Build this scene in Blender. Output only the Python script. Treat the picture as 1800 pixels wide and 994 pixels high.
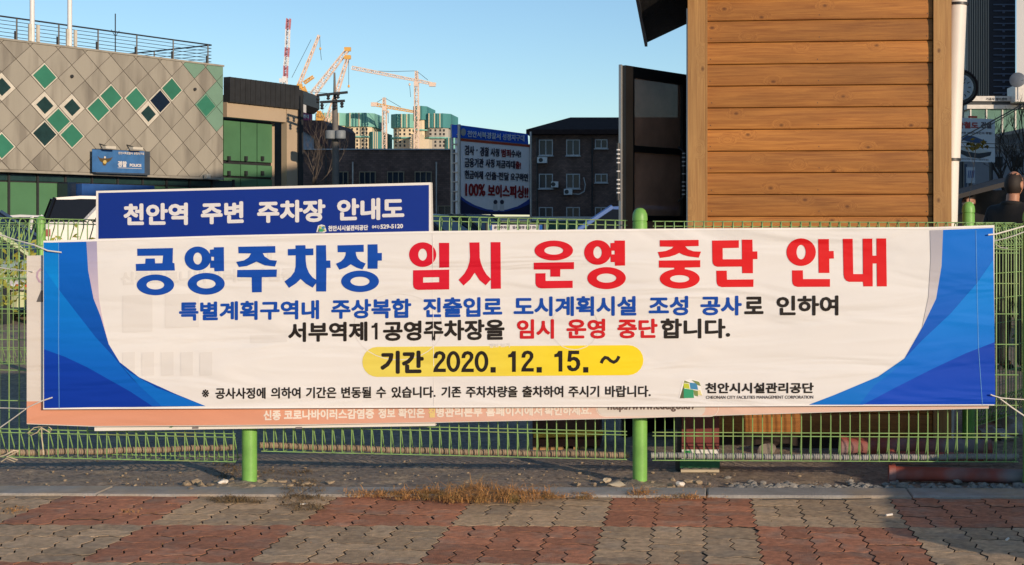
import bpy, bmesh, math, random
import numpy as np
from mathutils import Vector, Matrix, noise
from mathutils.geometry import tessellate_polygon
R = math.radians
rnd = random.Random(7)
for o in list(bpy.data.objects): bpy.data.objects.remove(o)
S = bpy.context.scene
COL = S.collection

# ------------------------------------------------------------------ camera, sky, sun
F, PX, PY, CH = 2400.0, 1195.0, 400.0, 1.32
cd = bpy.data.cameras.new('camera'); cam = bpy.data.objects.new('camera', cd); COL.objects.link(cam)
cd.sensor_width = 36.0; cd.lens = F / 1800 * 36
cd.shift_x = -(PX - 900) / 1800; cd.shift_y = -(497 - PY) / 1800
cd.clip_start = 0.1; cd.clip_end = 6000
cam.location = (0, 0, CH); cam.rotation_euler = (R(90), 0, 0)
S.camera = cam
SUN_EL, SUN_AZ = 12.5, math.atan2(.65, -.76)            # direction towards the sun: +X, -Y
w = bpy.data.worlds.new('World'); S.world = w; w.use_nodes = True
nt = w.node_tree; bg = nt.nodes['Background']
sky = nt.nodes.new('ShaderNodeTexSky'); sky.sky_type = 'NISHITA'; sky.sun_disc = False
sky.sun_elevation = R(SUN_EL); sky.sun_rotation = SUN_AZ
sky.air_density = 1.0; sky.dust_density = 0.15; sky.ozone_density = 3.2; sky.altitude = 50
nt.links.new(sky.outputs[0], bg.inputs[0]); bg.inputs[1].default_value = 0.15
sl = bpy.data.lights.new('sun', 'SUN'); sun = bpy.data.objects.new('sun', sl); COL.objects.link(sun)
sl.energy = 4.0; sl.angle = R(0.5); sl.color = (1.0, .79, .58)
sd = Vector((math.sin(SUN_AZ) * math.cos(R(SUN_EL)), math.cos(SUN_AZ) * math.cos(R(SUN_EL)), math.sin(R(SUN_EL))))
sun.rotation_euler = sd.to_track_quat('Z', 'Y').to_euler(); sun.location = (10, -12, 10)
S.view_settings.view_transform = 'Standard'; S.view_settings.look = 'None'
S.view_settings.exposure = 0.0; S.view_settings.gamma = 1
CAM = Vector((0, 0, CH))

def P(x, y, Y): return Vector(((x - PX) * Y / F, Y, CH - (y - PY) * Y / F))
def lin(r, g, b):
    f = lambda c: (c / 255 / 12.92) if c / 255 <= .04045 else ((c / 255 + .055) / 1.055) ** 2.4
    return (f(r), f(g), f(b))

# ------------------------------------------------------------------ materials
MATS = {}
def mat(name, col, rough=.7, metal=0., var=.15, vscale=3., bump=0., bscale=40., rand=0., stretch=(1, 1, 1), col2=None, c2amt=.5, c2scale=1.5, alpha=1., spec=.5, world=False, trans=0.):
    if name in MATS: return MATS[name]
    m = bpy.data.materials.new(name); m.use_nodes = True; MATS[name] = m
    n = m.node_tree.nodes; L = m.node_tree.links; b = n['Principled BSDF']
    b.inputs['Roughness'].default_value = rough; b.inputs['Metallic'].default_value = metal
    b.inputs['Specular IOR Level'].default_value = spec
    if trans: b.inputs['Transmission Weight'].default_value = trans
    if alpha < 1: b.inputs['Alpha'].default_value = alpha
    src = n.new('ShaderNodeNewGeometry').outputs['Position'] if world else n.new('ShaderNodeTexCoord').outputs['Object']
    mp = n.new('ShaderNodeMapping'); mp.inputs['Scale'].default_value = stretch; L.new(src, mp.inputs[0])
    if rand:
        oi = n.new('ShaderNodeObjectInfo'); mu = n.new('ShaderNodeMath'); mu.operation = 'MULTIPLY'; mu.inputs[1].default_value = 37.
        L.new(oi.outputs['Random'], mu.inputs[0]); L.new(mu.outputs[0], mp.inputs['Location'])
    ns = n.new('ShaderNodeTexNoise'); ns.inputs['Scale'].default_value = vscale; ns.inputs['Detail'].default_value = 6; ns.inputs['Roughness'].default_value = .62
    L.new(mp.outputs[0], ns.inputs['Vector'])
    cr = n.new('ShaderNodeMapRange'); cr.inputs[1].default_value = .3; cr.inputs[2].default_value = .7
    cr.inputs[3].default_value = 1 - var; cr.inputs[4].default_value = 1 + var; L.new(ns.outputs['Fac'], cr.inputs[0])
    base = n.new('ShaderNodeMix'); base.data_type = 'RGBA'
    base.inputs[6].default_value = (*col, 1); base.inputs[7].default_value = (*(col2 or col), 1); base.inputs[0].default_value = 0
    if col2:
        n2 = n.new('ShaderNodeTexNoise'); n2.inputs['Scale'].default_value = c2scale; n2.inputs['Detail'].default_value = 5
        L.new(mp.outputs[0], n2.inputs['Vector'])
        r2 = n.new('ShaderNodeMapRange'); r2.inputs[1].default_value = .5; r2.inputs[2].default_value = .68; r2.inputs[4].default_value = c2amt
        L.new(n2.outputs['Fac'], r2.inputs[0]); L.new(r2.outputs[0], base.inputs[0])
    vm = n.new('ShaderNodeVectorMath'); vm.operation = 'SCALE'; L.new(base.outputs[2], vm.inputs[0]); 
    fac = cr.outputs[0]
    if rand:
        rr = n.new('ShaderNodeMapRange'); rr.inputs[3].default_value = 1 - rand; rr.inputs[4].default_value = 1 + rand
        L.new(oi.outputs['Random'], rr.inputs[0]); m2 = n.new('ShaderNodeMath'); m2.operation = 'MULTIPLY'
        L.new(fac, m2.inputs[0]); L.new(rr.outputs[0], m2.inputs[1]); fac = m2.outputs[0]
    L.new(fac, vm.inputs['Scale']); L.new(vm.outputs[0], b.inputs['Base Color'])
    if bump:
        nb = n.new('ShaderNodeTexNoise'); nb.inputs['Scale'].default_value = bscale; nb.inputs['Detail'].default_value = 5
        L.new(mp.outputs[0], nb.inputs['Vector']); bp = n.new('ShaderNodeBump'); bp.inputs['Strength'].default_value = bump; bp.inputs['Distance'].default_value = .02
        L.new(nb.outputs['Fac'], bp.inputs['Height']); L.new(bp.outputs[0], b.inputs['Normal'])
    return m

def fabric_mat(name, col, col2=None, x0=0, x1=1, axis=0):
    """printed banner cloth: same wrinkles on cloth and print (world position), optional colour gradient"""
    m = bpy.data.materials.new(name); m.use_nodes = True
    n = m.node_tree.nodes; L = m.node_tree.links; b = n['Principled BSDF']
    b.inputs['Roughness'].default_value = .6; b.inputs['Specular IOR Level'].default_value = .25
    g = n.new('ShaderNodeNewGeometry'); 
    if col2:
        sp = n.new('ShaderNodeSeparateXYZ'); L.new(g.outputs['Position'], sp.inputs[0])
        mr = n.new('ShaderNodeMapRange'); mr.inputs[1].default_value = x0; mr.inputs[2].default_value = x1; mr.interpolation_type = 'SMOOTHSTEP'
        L.new(sp.outputs[axis], mr.inputs[0]); mx = n.new('ShaderNodeMix'); mx.data_type = 'RGBA'
        mx.inputs[6].default_value = (*col, 1); mx.inputs[7].default_value = (*col2, 1); L.new(mr.outputs[0], mx.inputs[0]); cc = mx.outputs[2]
    else:
        rg = n.new('ShaderNodeRGB'); rg.outputs[0].default_value = (*col, 1); cc = rg.outputs[0]
    dn = n.new('ShaderNodeTexNoise'); dn.inputs['Scale'].default_value = 2.2; dn.inputs['Detail'].default_value = 5
    mpd = n.new('ShaderNodeMapping'); mpd.inputs['Scale'].default_value = (.6, 1, 1.1); L.new(g.outputs['Position'], mpd.inputs[0]); L.new(mpd.outputs[0], dn.inputs['Vector'])
    md = n.new('ShaderNodeMapRange'); md.inputs[1].default_value = .3; md.inputs[2].default_value = .7; md.inputs[3].default_value = .975; md.inputs[4].default_value = 1.02
    L.new(dn.outputs['Fac'], md.inputs[0]); vm = n.new('ShaderNodeVectorMath'); vm.operation = 'SCALE'; L.new(cc, vm.inputs[0]); L.new(md.outputs[0], vm.inputs['Scale'])
    L.new(vm.outputs[0], b.inputs['Base Color'])
    mp = n.new('ShaderNodeMapping'); mp.inputs['Scale'].default_value = (.5, 1, 2.6); mp.inputs['Rotation'].default_value = (0, .08, 0); L.new(g.outputs['Position'], mp.inputs[0])
    n1 = n.new('ShaderNodeTexNoise'); n1.inputs['Scale'].default_value = 2.1; n1.inputs['Detail'].default_value = 2.2; n1.inputs['Distortion'].default_value = 1.1; L.new(mp.outputs[0], n1.inputs['Vector'])
    n3 = n.new('ShaderNodeTexNoise'); n3.inputs['Scale'].default_value = 600; L.new(g.outputs['Position'], n3.inputs['Vector'])
    b1 = n.new('ShaderNodeBump'); b1.inputs['Strength'].default_value = 1.; b1.inputs['Distance'].default_value = .026; L.new(n1.outputs['Fac'], b1.inputs['Height'])
    b2 = n.new('ShaderNodeBump'); b2.inputs['Strength'].default_value = .12; b2.inputs['Distance'].default_value = .002; L.new(n3.outputs['Fac'], b2.inputs['Height']); L.new(b1.outputs[0], b2.inputs['Normal'])
    L.new(b2.outputs[0], b.inputs['Normal'])
    return m

def wood_mat(name, c1, c2, knots=True, vert=False):
    m = bpy.data.materials.new(name); m.use_nodes = True
    n = m.node_tree.nodes; L = m.node_tree.links; b = n['Principled BSDF']; b.inputs['Roughness'].default_value = .62
    tc = n.new('ShaderNodeTexCoord'); oi = n.new('ShaderNodeObjectInfo')
    add = n.new('ShaderNodeVectorMath'); add.operation = 'ADD'; mu = n.new('ShaderNodeMath'); mu.operation = 'MULTIPLY'; mu.inputs[1].default_value = 53.
    L.new(oi.outputs['Random'], mu.inputs[0]); L.new(tc.outputs['Object'], add.inputs[0]); L.new(mu.outputs[0], add.inputs[1])
    if vert:
        rot = n.new('ShaderNodeMapping'); rot.inputs['Rotation'].default_value = (0, R(90), 0); L.new(add.outputs[0], rot.inputs[0]); add = rot
    # knots
    vo = n.new('ShaderNodeTexVoronoi'); vo.voronoi_dimensions = '2D'; vo.inputs['Scale'].default_value = 3.2; mk = n.new('ShaderNodeMapping'); mk.inputs['Scale'].default_value = (1.0, 0, 1.5); mk.inputs['Rotation'].default_value = (R(90), 0, 0)
    L.new(add.outputs[0], mk.inputs[0]); L.new(mk.outputs[0], vo.inputs['Vector'])
    kr = n.new('ShaderNodeMapRange'); kr.inputs[1].default_value = .04; kr.inputs[2].default_value = .2; kr.inputs[3].default_value = 1; kr.inputs[4].default_value = 0; L.new(vo.outputs['Distance'], kr.inputs[0])
    kc = n.new('ShaderNodeMapRange'); kc.inputs[1].default_value = .018; kc.inputs[2].default_value = .062; kc.inputs[3].default_value = 1; kc.inputs[4].default_value = 0; L.new(vo.outputs['Distance'], kc.inputs[0])
    mp = n.new('ShaderNodeMapping'); mp.inputs['Scale'].default_value = (.8, 6, 24); L.new(add.outputs[0], mp.inputs[0])
    ad2 = n.new('ShaderNodeVectorMath'); ad2.operation = 'ADD'; L.new(mp.outputs[0], ad2.inputs[0])
    kv = n.new('ShaderNodeMath'); kv.operation = 'MULTIPLY'; kv.inputs[1].default_value = 1.7 if knots else 0; L.new(kr.outputs[0], kv.inputs[0]); L.new(kv.outputs[0], ad2.inputs[1])
    ns = n.new('ShaderNodeTexNoise'); ns.inputs['Scale'].default_value = 3.0; ns.inputs['Detail'].default_value = 9; ns.inputs['Roughness'].default_value = .68; ns.inputs['Distortion'].default_value = .5; L.new(ad2.outputs[0], ns.inputs['Vector'])
    cr = n.new('ShaderNodeValToRGB'); e = cr.color_ramp.elements
    e[0].position = .33; e[0].color = (*c2, 1); e[1].position = .62; e[1].color = (*c1, 1); L.new(ns.outputs['Fac'], cr.inputs[0])
    big = n.new('ShaderNodeTexNoise'); big.inputs['Scale'].default_value = 1.3; big.inputs['Detail'].default_value = 4; mb_ = n.new('ShaderNodeMapping'); mb_.inputs['Scale'].default_value = (1, 1, 5); L.new(add.outputs[0], mb_.inputs[0]); L.new(mb_.outputs[0], big.inputs['Vector'])
    br = n.new('ShaderNodeMapRange'); br.inputs[1].default_value = .3; br.inputs[2].default_value = .7; br.inputs[3].default_value = .74; br.inputs[4].default_value = 1.14; L.new(big.outputs['Fac'], br.inputs[0])
    rr = n.new('ShaderNodeMapRange'); rr.inputs[3].default_value = .82; rr.inputs[4].default_value = 1.12; L.new(oi.outputs['Random'], rr.inputs[0])
    mm = n.new('ShaderNodeMath'); mm.operation = 'MULTIPLY'; L.new(br.outputs[0], mm.inputs[0]); L.new(rr.outputs[0], mm.inputs[1])
    sc = n.new('ShaderNodeVectorMath'); sc.operation = 'SCALE'; L.new(cr.outputs[0], sc.inputs[0]); L.new(mm.outputs[0], sc.inputs['Scale'])
    mx = n.new('ShaderNodeMix'); mx.data_type = 'RGBA'; mx.inputs[7].default_value = (c2[0] * .3, c2[1] * .25, c2[2] * .25, 1)
    L.new(sc.outputs[0], mx.inputs[6])
    ka = n.new('ShaderNodeMath'); ka.operation = 'MULTIPLY'; ka.inputs[1].default_value = .75 if knots else 0
    # only some cells carry a knot
    th = n.new('ShaderNodeMath'); th.operation = 'GREATER_THAN'; th.inputs[1].default_value = .42; sx = n.new('ShaderNodeSeparateColor'); L.new(vo.outputs['Color'], sx.inputs[0]); L.new(sx.outputs[0], th.inputs[0])
    k2 = n.new('ShaderNodeMath'); k2.operation = 'MULTIPLY'; L.new(kc.outputs[0], k2.inputs[0]); L.new(th.outputs[0], k2.inputs[1]); L.new(k2.outputs[0], ka.inputs[0]); L.new(ka.outputs[0], mx.inputs[0])
    L.new(mx.outputs[2], b.inputs['Base Color'])
    bp = n.new('ShaderNodeBump'); bp.inputs['Strength'].default_value = .4; bp.inputs['Distance'].default_value = .004; L.new(ns.outputs['Fac'], bp.inputs['Height']); L.new(bp.outputs[0], b.inputs['Normal'])
    return m

# ------------------------------------------------------------------ mesh helpers
class M:
    def __init__(s): s.v = []; s.f = []
    def add(s, v, f):
        k = len(s.v); s.v += [Vector(p) for p in v]; s.f += [tuple(i + k for i in q) for q in f]; return s
    def quad(s, a, b, c, d): return s.add([a, b, c, d], [(0, 1, 2, 3)])
    def box(s, x0, x1, y0, y1, z0, z1):
        return s.add([(x0, y0, z0), (x1, y0, z0), (x1, y1, z0), (x0, y1, z0), (x0, y0, z1), (x1, y0, z1), (x1, y1, z1), (x0, y1, z1)],
                     [(0, 3, 2, 1), (4, 5, 6, 7), (0, 1, 5, 4), (1, 2, 6, 5), (2, 3, 7, 6), (3, 0, 4, 7)])
    def obox(s, o, a, b, c):      # corner + three edge vectors
        o, a, b, c = map(Vector, (o, a, b, c))
        if a.cross(b).dot(c) < 0: a, b = b, a
        return s.add([o, o + a, o + a + b, o + b, o + c, o + a + c, o + a + b + c, o + b + c],
                     [(0, 3, 2, 1), (4, 5, 6, 7), (0, 1, 5, 4), (1, 2, 6, 5), (2, 3, 7, 6), (3, 0, 4, 7)])
    def tube(s, pts, r, n=6, caps=True, close=False):
        pts = [Vector(p) for p in pts]; rs = r if isinstance(r, (list, tuple)) else [r] * len(pts)
        k0 = len(s.v); up = None; N = len(pts)
        for i, p in enumerate(pts):
            if close: d = pts[(i + 1) % N] - pts[i - 1]
            else: d = (pts[min(i + 1, N - 1)] - pts[max(i - 1, 0)])
            d.normalize()
            if up is None:
                up = Vector((0, 0, 1)) if abs(d.z) < .9 else Vector((0, 1, 0))
            a = d.cross(up); 
            if a.length < 1e-4: a = d.cross(Vector((1, 0, 0)))
            a.normalize(); b = a.cross(d).normalized(); up = b
            for j in range(n):
                t = 2 * math.pi * (j + .5) / n; s.v.append(p + (a * math.cos(t) + b * math.sin(t)) * rs[i])
        for i in range(N if close else N - 1):
            for j in range(n):
                i2 = (i + 1) % N
                s.f.append((k0 + i * n + j, k0 + i * n + (j + 1) % n, k0 + i2 * n + (j + 1) % n, k0 + i2 * n + j))
        if caps and not close:
            s.f.append(tuple(k0 + j for j in range(n))[::-1]); s.f.append(tuple(k0 + (N - 1) * n + j for j in range(n)))
        return s
    def lathe(s, c, prof, n=16):  # prof: (r,z) about vertical axis at c
        c = Vector(c); k0 = len(s.v)
        for r, z in prof:
            for j in range(n):
                t = 2 * math.pi * j / n; s.v.append(c + Vector((r * math.cos(t), r * math.sin(t), z)))
        for i in range(len(prof) - 1):
            for j in range(n): s.f.append((k0 + i * n + j, k0 + i * n + (j + 1) % n, k0 + (i + 1) * n + (j + 1) % n, k0 + (i + 1) * n + j))
        s.f.append(tuple(k0 + j for j in range(n))[::-1]); s.f.append(tuple(k0 + (len(prof) - 1) * n + j for j in range(n)))
        return s
    def prism(s, loop, ext):      # planar 3D loop + extrusion vector
        loop = [Vector(p) for p in loop]; e = Vector(ext); n = len(loop)
        return s.add(loop + [p + e for p in loop], [tuple(range(n)), tuple(range(n, 2 * n))[::-1]] + [(i, i + n, (i + 1) % n + n, (i + 1) % n) for i in range(n)])
    def blob(s, c, rx, ry, rz, seed=0, rough=.25, lv=1, freq=1.5):
        bm = bmesh.new(); bmesh.ops.create_icosphere(bm, subdivisions=lv, radius=1)
        vs = []
        for v in bm.verts:
            k = 1 + rough * noise.noise(v.co * freq + Vector((seed * 3.7, seed, 0))) * 2
            vs.append((c[0] + v.co.x * rx * k, c[1] + v.co.y * ry * k, c[2] + v.co.z * rz * k))
        fs = [tuple(v.index for v in f.verts) for f in bm.faces]; bm.free(); return s.add(vs, fs)
    def mesh(s, name, m, org=Vector((0, 0, 0)), smooth=False):
        me = bpy.data.meshes.new(name); me.from_pydata([tuple(v - org) for v in s.v], [], s.f)
        if m: me.materials.append(m)
        if smooth:
            me.polygons.foreach_set('use_smooth', [True] * len(me.polygons)); me.set_sharp_from_angle(angle=R(smooth if smooth is not True else 40))
        me.update(); return me

ORG = {}
def props(o, label=None, cat=None, group=None, kind=None):
    if label: o['label'] = label
    if cat: o['category'] = cat
    if group: o['group'] = group
    if kind: o['kind'] = kind
    return o
def thing(name, label, cat, loc, group=None):
    o = bpy.data.objects.new(name, None); COL.objects.link(o); o.location = loc; o.empty_display_size = .2
    ORG[o.name] = Vector(loc); return props(o, label, cat, group)
def part(name, me, m, parent, smooth=False, kind=None, label=None):
    g = ORG[parent.name]; d = me if isinstance(me, bpy.types.Mesh) else me.mesh(name, m, g, smooth)
    o = bpy.data.objects.new(name, d); COL.objects.link(o); o.parent = parent; ORG[o.name] = g
    return props(o, label, kind=kind)
def solo(name, me, m, label, cat, group=None, smooth=False, kind=None):
    xs = [v.x for v in me.v]; ys = [v.y for v in me.v]; zs = [v.z for v in me.v]
    g = Vector(((min(xs) + max(xs)) / 2, (min(ys) + max(ys)) / 2, min(zs)))
    o = bpy.data.objects.new(name, me.mesh(name, m, g, smooth)); COL.objects.link(o); o.location = g; ORG[o.name] = g
    return props(o, label, cat, group, kind)
def struct(name, me, m, smooth=False, kind='structure'):
    o = bpy.data.objects.new(name, me.mesh(name, m, Vector(), smooth)); COL.objects.link(o); ORG[o.name] = Vector(); return props(o, kind=kind)
def copy_part(src, parent, loc, rot=None, scale=None, m=None):
    o = src.copy(); COL.objects.link(o); o.parent = parent; o.location = loc; ORG[o.name] = ORG[parent.name]
    if rot is not None: o.rotation_euler = rot
    return o
def kids(o): return [c for c in bpy.data.objects if c.parent == o]
def copy_tree(o, loc, label, rz=None):
    c = o.copy(); COL.objects.link(c); c.location = loc; c['label'] = label
    if rz is not None: c.rotation_euler = (0, 0, rz)
    for ch in kids(o):
        d = ch.copy(); COL.objects.link(d); d.parent = c
        for g in kids(ch):
            e = g.copy(); COL.objects.link(e); e.parent = d
    return c

# ------------------------------------------------------------------ text helpers (2-D glyphs in photo units laid on a real plane)
_tc = {}
def glyphs(body):
    if body in _tc: return _tc[body]
    c = bpy.data.curves.new('t', 'FONT'); c.body = body; c.resolution_u = 3; c.fill_mode = 'FRONT'
    o = bpy.data.objects.new('t', c); COL.objects.link(o)
    dg = bpy.context.evaluated_depsgraph_get(); me = bpy.data.meshes.new_from_object(o.evaluated_get(dg))
    v = [(p.co.x, p.co.y) for p in me.vertices]; f = [tuple(q.vertices) for q in me.polygons]
    bpy.data.objects.remove(o); bpy.data.curves.remove(c); bpy.data.meshes.remove(me)
    _tc[body] = (v, f); return v, f
def text(m, body, q, surf, bold=0., depth=0., dd=.0001):
    """q=(x0,top0,bot0,x1,top1,bot1)"""
    if len(q) == 4: q = (q[0], q[1], q[3], q[2], q[1], q[3])
    x0, t0, b0, x1, t1, b1 = q
    v, f = glyphs(body); X = [p[0] for p in v]; Y = [p[1] for p in v]
    a, b, c, d = min(X), max(X), min(Y), max(Y)
    pts = []
    for x, y in v:
        s = (x - a) / (b - a); t = (y - c) / (d - c)
        px = x0 + bold + s * (x1 - x0 - 2 * bold)
        top = t0 + (t1 - t0) * s + bold; bot = b0 + (b1 - b0) * s - bold
        pts.append((px, bot + (top - bot) * t))
    sh = [(0, 0)] if bold <= 0 else [(bold * math.cos(k * math.pi / 4 + .2), bold * math.sin(k * math.pi / 4 + .2)) for k in range(8)]
    for k, (dx, dy) in enumerate(sh): m.add([surf(px + dx, py + dy, depth + k * dd) for px, py in pts], f)
def flat(m, loops, surf, depth=0., sub=0):
    ls = [[Vector((x, y, 0)) for x, y in l] for l in loops]
    allp = [p for l in ls for p in l]; tris = tessellate_polygon(ls)
    if sub:
        bm = bmesh.new(); vs = [bm.verts.new(p) for p in allp]
        for t in tris:
            try: bm.faces.new([vs[i] for i in t])
            except ValueError: pass
        for _ in range(6):
            es = [e for e in bm.edges if e.calc_length() > sub]
            if not es: break
            bmesh.ops.subdivide_edges(bm, edges=es, cuts=1); bmesh.ops.triangulate(bm, faces=bm.faces)
        bm.verts.index_update(); pts = [v.co.copy() for v in bm.verts]; fs = [tuple(v.index for v in f.verts) for f in bm.faces]; bm.free()
    else: pts, fs = allp, [tuple(t) for t in tris]
    out = [surf(p.x, p.y, depth) for p in pts]; F2 = []
    for f in fs:                                   # face the viewer
        a, b, c = (pts[f[0]], pts[f[1]], pts[f[2]]); 
        F2.append(f if (b - a).cross(c - a).z < 0 else f[::-1])
    m.add(out, F2)
def ring(cx, cy, rx, ry, n=36): return [(cx + rx * math.cos(2 * math.pi * k / n), cy + ry * math.sin(2 * math.pi * k / n)) for k in range(n)]
def stroke(m, pts, w_, surf, depth=0., closed=False):
    pts = [Vector(p) for p in pts]; L_, R_ = [], []; N = len(pts)
    for i in range(N):
        if closed: d0 = (pts[i] - pts[i - 1]).normalized(); d1 = (pts[(i + 1) % N] - pts[i]).normalized()
        else:
            d0 = (pts[i] - pts[i - 1]).normalized() if i else (pts[1] - pts[0]).normalized()
            d1 = (pts[i + 1] - pts[i]).normalized() if i < N - 1 else d0
        n0 = Vector((-d0.y, d0.x)); n1 = Vector((-d1.y, d1.x)); n_ = (n0 + n1).normalized(); k = w_ / 2 / max(.4, n_.dot(n0))
        L_.append(pts[i] + n_ * k); R_.append(pts[i] - n_ * k)
    v = [surf(p.x, p.y, depth) for p in L_ + R_]
    m.add(v, [(i, (i + 1) % N, N + (i + 1) % N, N + i) for i in range(N if closed else N - 1)])
def plane_surf(A, d, base=0.):
    """vertical plane through A (x,y) along d; photo ray -> plane, pulled towards the viewer by depth"""
    dx, dy = d[0], d[1]; l = math.hypot(dx, dy); nx, ny = dy / l, -dx / l
    if ny > 0: nx, ny = -nx, -ny
    def s(x, y, depth=0.):
        off = base + depth; rx = (x - PX) / F; rz = (PY - y) / F
        t = ((A[0] + nx * off) * nx + (A[1] + ny * off) * ny) / (rx * nx + ny); return Vector((rx * t, t, CH + rz * t))
    return s

# ------------------------------------------------------------------ common materials
m_green = mat('green_paint', (.19, .43, .09), .45, var=.2, vscale=8, col2=(.12, .33, .08), c2amt=.5, bump=.05, bscale=120)
m_wire = mat('green_wire_coat', (.24, .41, .14), .5, var=.25, vscale=14, col2=(.33, .25, .10), c2amt=.5, c2scale=5)
m_rope = mat('white_cord', (.72, .68, .62), .8, var=.1)
m_steel = mat('steel', (.42, .42, .42), .4, .6, var=.1)
m_dark = mat('dark_metal', (.03, .032, .035), .45, var=.2)
m_black = mat('black_rubber', (.02, .02, .02), .7)
m_white = mat('white_paint', (.78, .77, .75), .5, var=.05)
m_conc = mat('concrete', (.42, .40, .37), .9, var=.2, vscale=6, bump=.3, bscale=60, col2=(.3, .29, .27), c2amt=.6)
m_glass = mat('window_glass', (.035, .045, .06), .15, var=.3, vscale=.7, spec=.25)
m_cglass = mat('car_glass', (.008, .009, .012), .08, var=.1, spec=.28)

# ------------------------------------------------------------------ ground
def sm(a, b, t): t = max(0, min(1, (t - a) / (b - a))); return t * t * (3 - 2 * t)
def G(x, y):
    if y < 6.84: return -.16
    right = sm(-.1, .6, x)
    g = -.004 * (1 - right) - .012 * right
    if y > 7.2: g = g + (.0 - g) * sm(7.2, 9.5, y)
    if y > 9: g = .25 * sm(9, 26, y)
    return g
def kerbY(x): return 6.66 - .016 * x
xs = [-3000, -900, -300, -120, -60, -30, -18, -12, -8, -6, -5] + [-4.2 + .045 * i for i in range(165)] + [3.6, 4.2, 5, 6, 8, 12, 18, 30, 60, 120, 300, 900, 3000]
ys = [-3000, -500, -60, -10, 0, 3, 5, 6.5] + [6.86 + .035 * i for i in range(64)] + [9.2, 9.5, 10, 10.6, 11.3, 12, 13, 14, 16, 18, 20, 23, 26, 30, 40, 55, 80, 120, 200, 400, 900, 3500]
gm = M(); 
for j, y in enumerate(ys):
    for i, x in enumerate(xs):
        z = G(x, y)
        if 6.8 < y < 9.2 and -4.3 < x < 3.3:
            z += .007 * noise.noise(Vector((x * 9, y * 9, 0))) + .006 * noise.noise(Vector((x * 24, y * 24, 2))) + .012 * noise.noise(Vector((x * 2, y * 3, 5)))
            for pxx in (-2.21, -.205):
                dq = math.hypot(x - pxx, (y - 7.0)); z += .03 * math.exp(-(dq / .16) ** 2) * (.6 + .8 * noise.noise(Vector((x * 15, y * 15, 9))))
        gm.v.append(Vector((x, y, z)))
nx_ = len(xs)
gm.f = [(j * nx_ + i, j * nx_ + i + 1, (j + 1) * nx_ + i + 1, (j + 1) * nx_ + i) for j in range(len(ys) - 1) for i in range(nx_ - 1)]
m_ground = mat('worn_asphalt', (.27, .215, .165), .95, var=.5, vscale=34, bump=.55, bscale=110, col2=(.45, .34, .22), c2amt=.75, c2scale=5, world=True)
struct('ground', gm, m_ground, smooth=180)

# ------------------------------------------------------------------ pavement of interlocking pavers
TH = -.0160
m_joint = mat('joint_sand', (.05, .038, .028), .95, var=.4, vscale=60, world=True)
def PV(u, v, z): return Vector((u * math.cos(TH) - v * math.sin(TH), 6.66 + u * math.sin(TH) + v * math.cos(TH), z))
LU = .225
def wav(s):
    s = (s % (LU / 2)) / (LU / 2)
    for (a, b), (c, d) in zip([(0, 0), (.3, 1), (.7, -1), (1, 0)], [(.3, 1), (.7, -1), (1, 0)]):
        if s <= c: return b + (d - b) * (s - a) / (c - a)
    return 0
def paver_outline(lenx, leny, inset, iy):
    A = .0105; n = 12; pts = []
    kx = [0, .3, .7, 1]; 
    sx_ = [LU / 2 * (i + k) for i in range(round(lenx / (LU / 2))) for k in kx[:3]]; sy_ = [LU / 2 * (i + k) for i in range(round(leny / (LU / 2))) for k in kx[:3]]
    bot = [(s, A * wav(s)) for s in sx_]; rt = [(lenx + A * wav(s), s) for s in sy_]
    top = [(s, leny + A * wav(s)) for s in sx_ + [lenx]][::-1][:-1]; lf = [(A * wav(s), s) for s in sy_ + [leny]][::-1][:-1]
    raw = bot + rt + top + lf; out = []; N = len(raw)
    for i in range(N):
        p0, p1, p2 = map(Vector, (raw[i - 1], raw[i], raw[(i + 1) % N])); d0 = (p1 - p0).normalized(); d1 = (p2 - p1).normalized()
        n0 = Vector((-d0.y, d0.x)); n1 = Vector((-d1.y, d1.x)); nn = (n0 + n1).normalized(); nn = nn / max(.5, nn.dot(n0)); out.append(p1 + Vector((nn.x * inset, nn.y * iy)))
    return out
def paver_mesh(lenx, leny, nm, m):
    a = M(); o1 = paver_outline(lenx, leny, .0030, .0017); o2 = paver_outline(lenx, leny, .0040, .0025); N = len(o1)
    v = [(p.x, p.y, -.05) for p in o1] + [(p.x, p.y, -.0012) for p in o1] + [(p.x, p.y, 0) for p in o2]
    f = [tuple(range(2 * N, 3 * N))] + [(k * N + i, k * N + (i + 1) % N, (k + 1) * N + (i + 1) % N, (k + 1) * N + i) for k in (0, 1) for i in range(N)]
    me = a.add(v, f).mesh(nm, m); me.materials.append(m_joint)
    for p in list(me.polygons)[1:N + 1]: p.material_index = 1
    return me
m_red = mat('red_paver', (.43, .175, .09), .93, var=.34, vscale=30, bump=.35, bscale=160, rand=.2, col2=(.35, .22, .15), c2amt=.8, c2scale=6)
m_gry = mat('grey_paver', (.45, .318, .187), .93, var=.34, vscale=30, bump=.35, bscale=160, rand=.2, col2=(.36, .28, .19), c2amt=.8, c2scale=5)
bed = M(); bed.quad(PV(-9, -8, -.022), PV(8, -8, -.022), PV(8, .05, -.022), PV(-9, .05, -.022))
bedo = struct('pavement', bed, m_joint)
base_meshes = {(o, c): paver_mesh(LU if o else LU / 2, LU / 2 if o else LU, 'paver', m) for o in (0, 1) for c, m in ((0, m_red), (1, m_gry))}
cand = []
for i in range(-22, 13):
    for j in range(-7, 3):
        u0 = .345 + LU * i; v0 = -.636 + LU * j
        c = ((i // 3) + (j // 3) + 1) % 2            # squares of 3 x 3 units
        horiz = (i + j) % 2 == 0
        for k in (0, 1):
            uu, vv = (u0, v0 + k * LU / 2) if horiz else (u0 + k * LU / 2, v0)
            if vv + (LU / 2 if horiz else LU) > .05: 
                if vv > -.06: continue
            cand.append((uu, vv, horiz, c))
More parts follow.
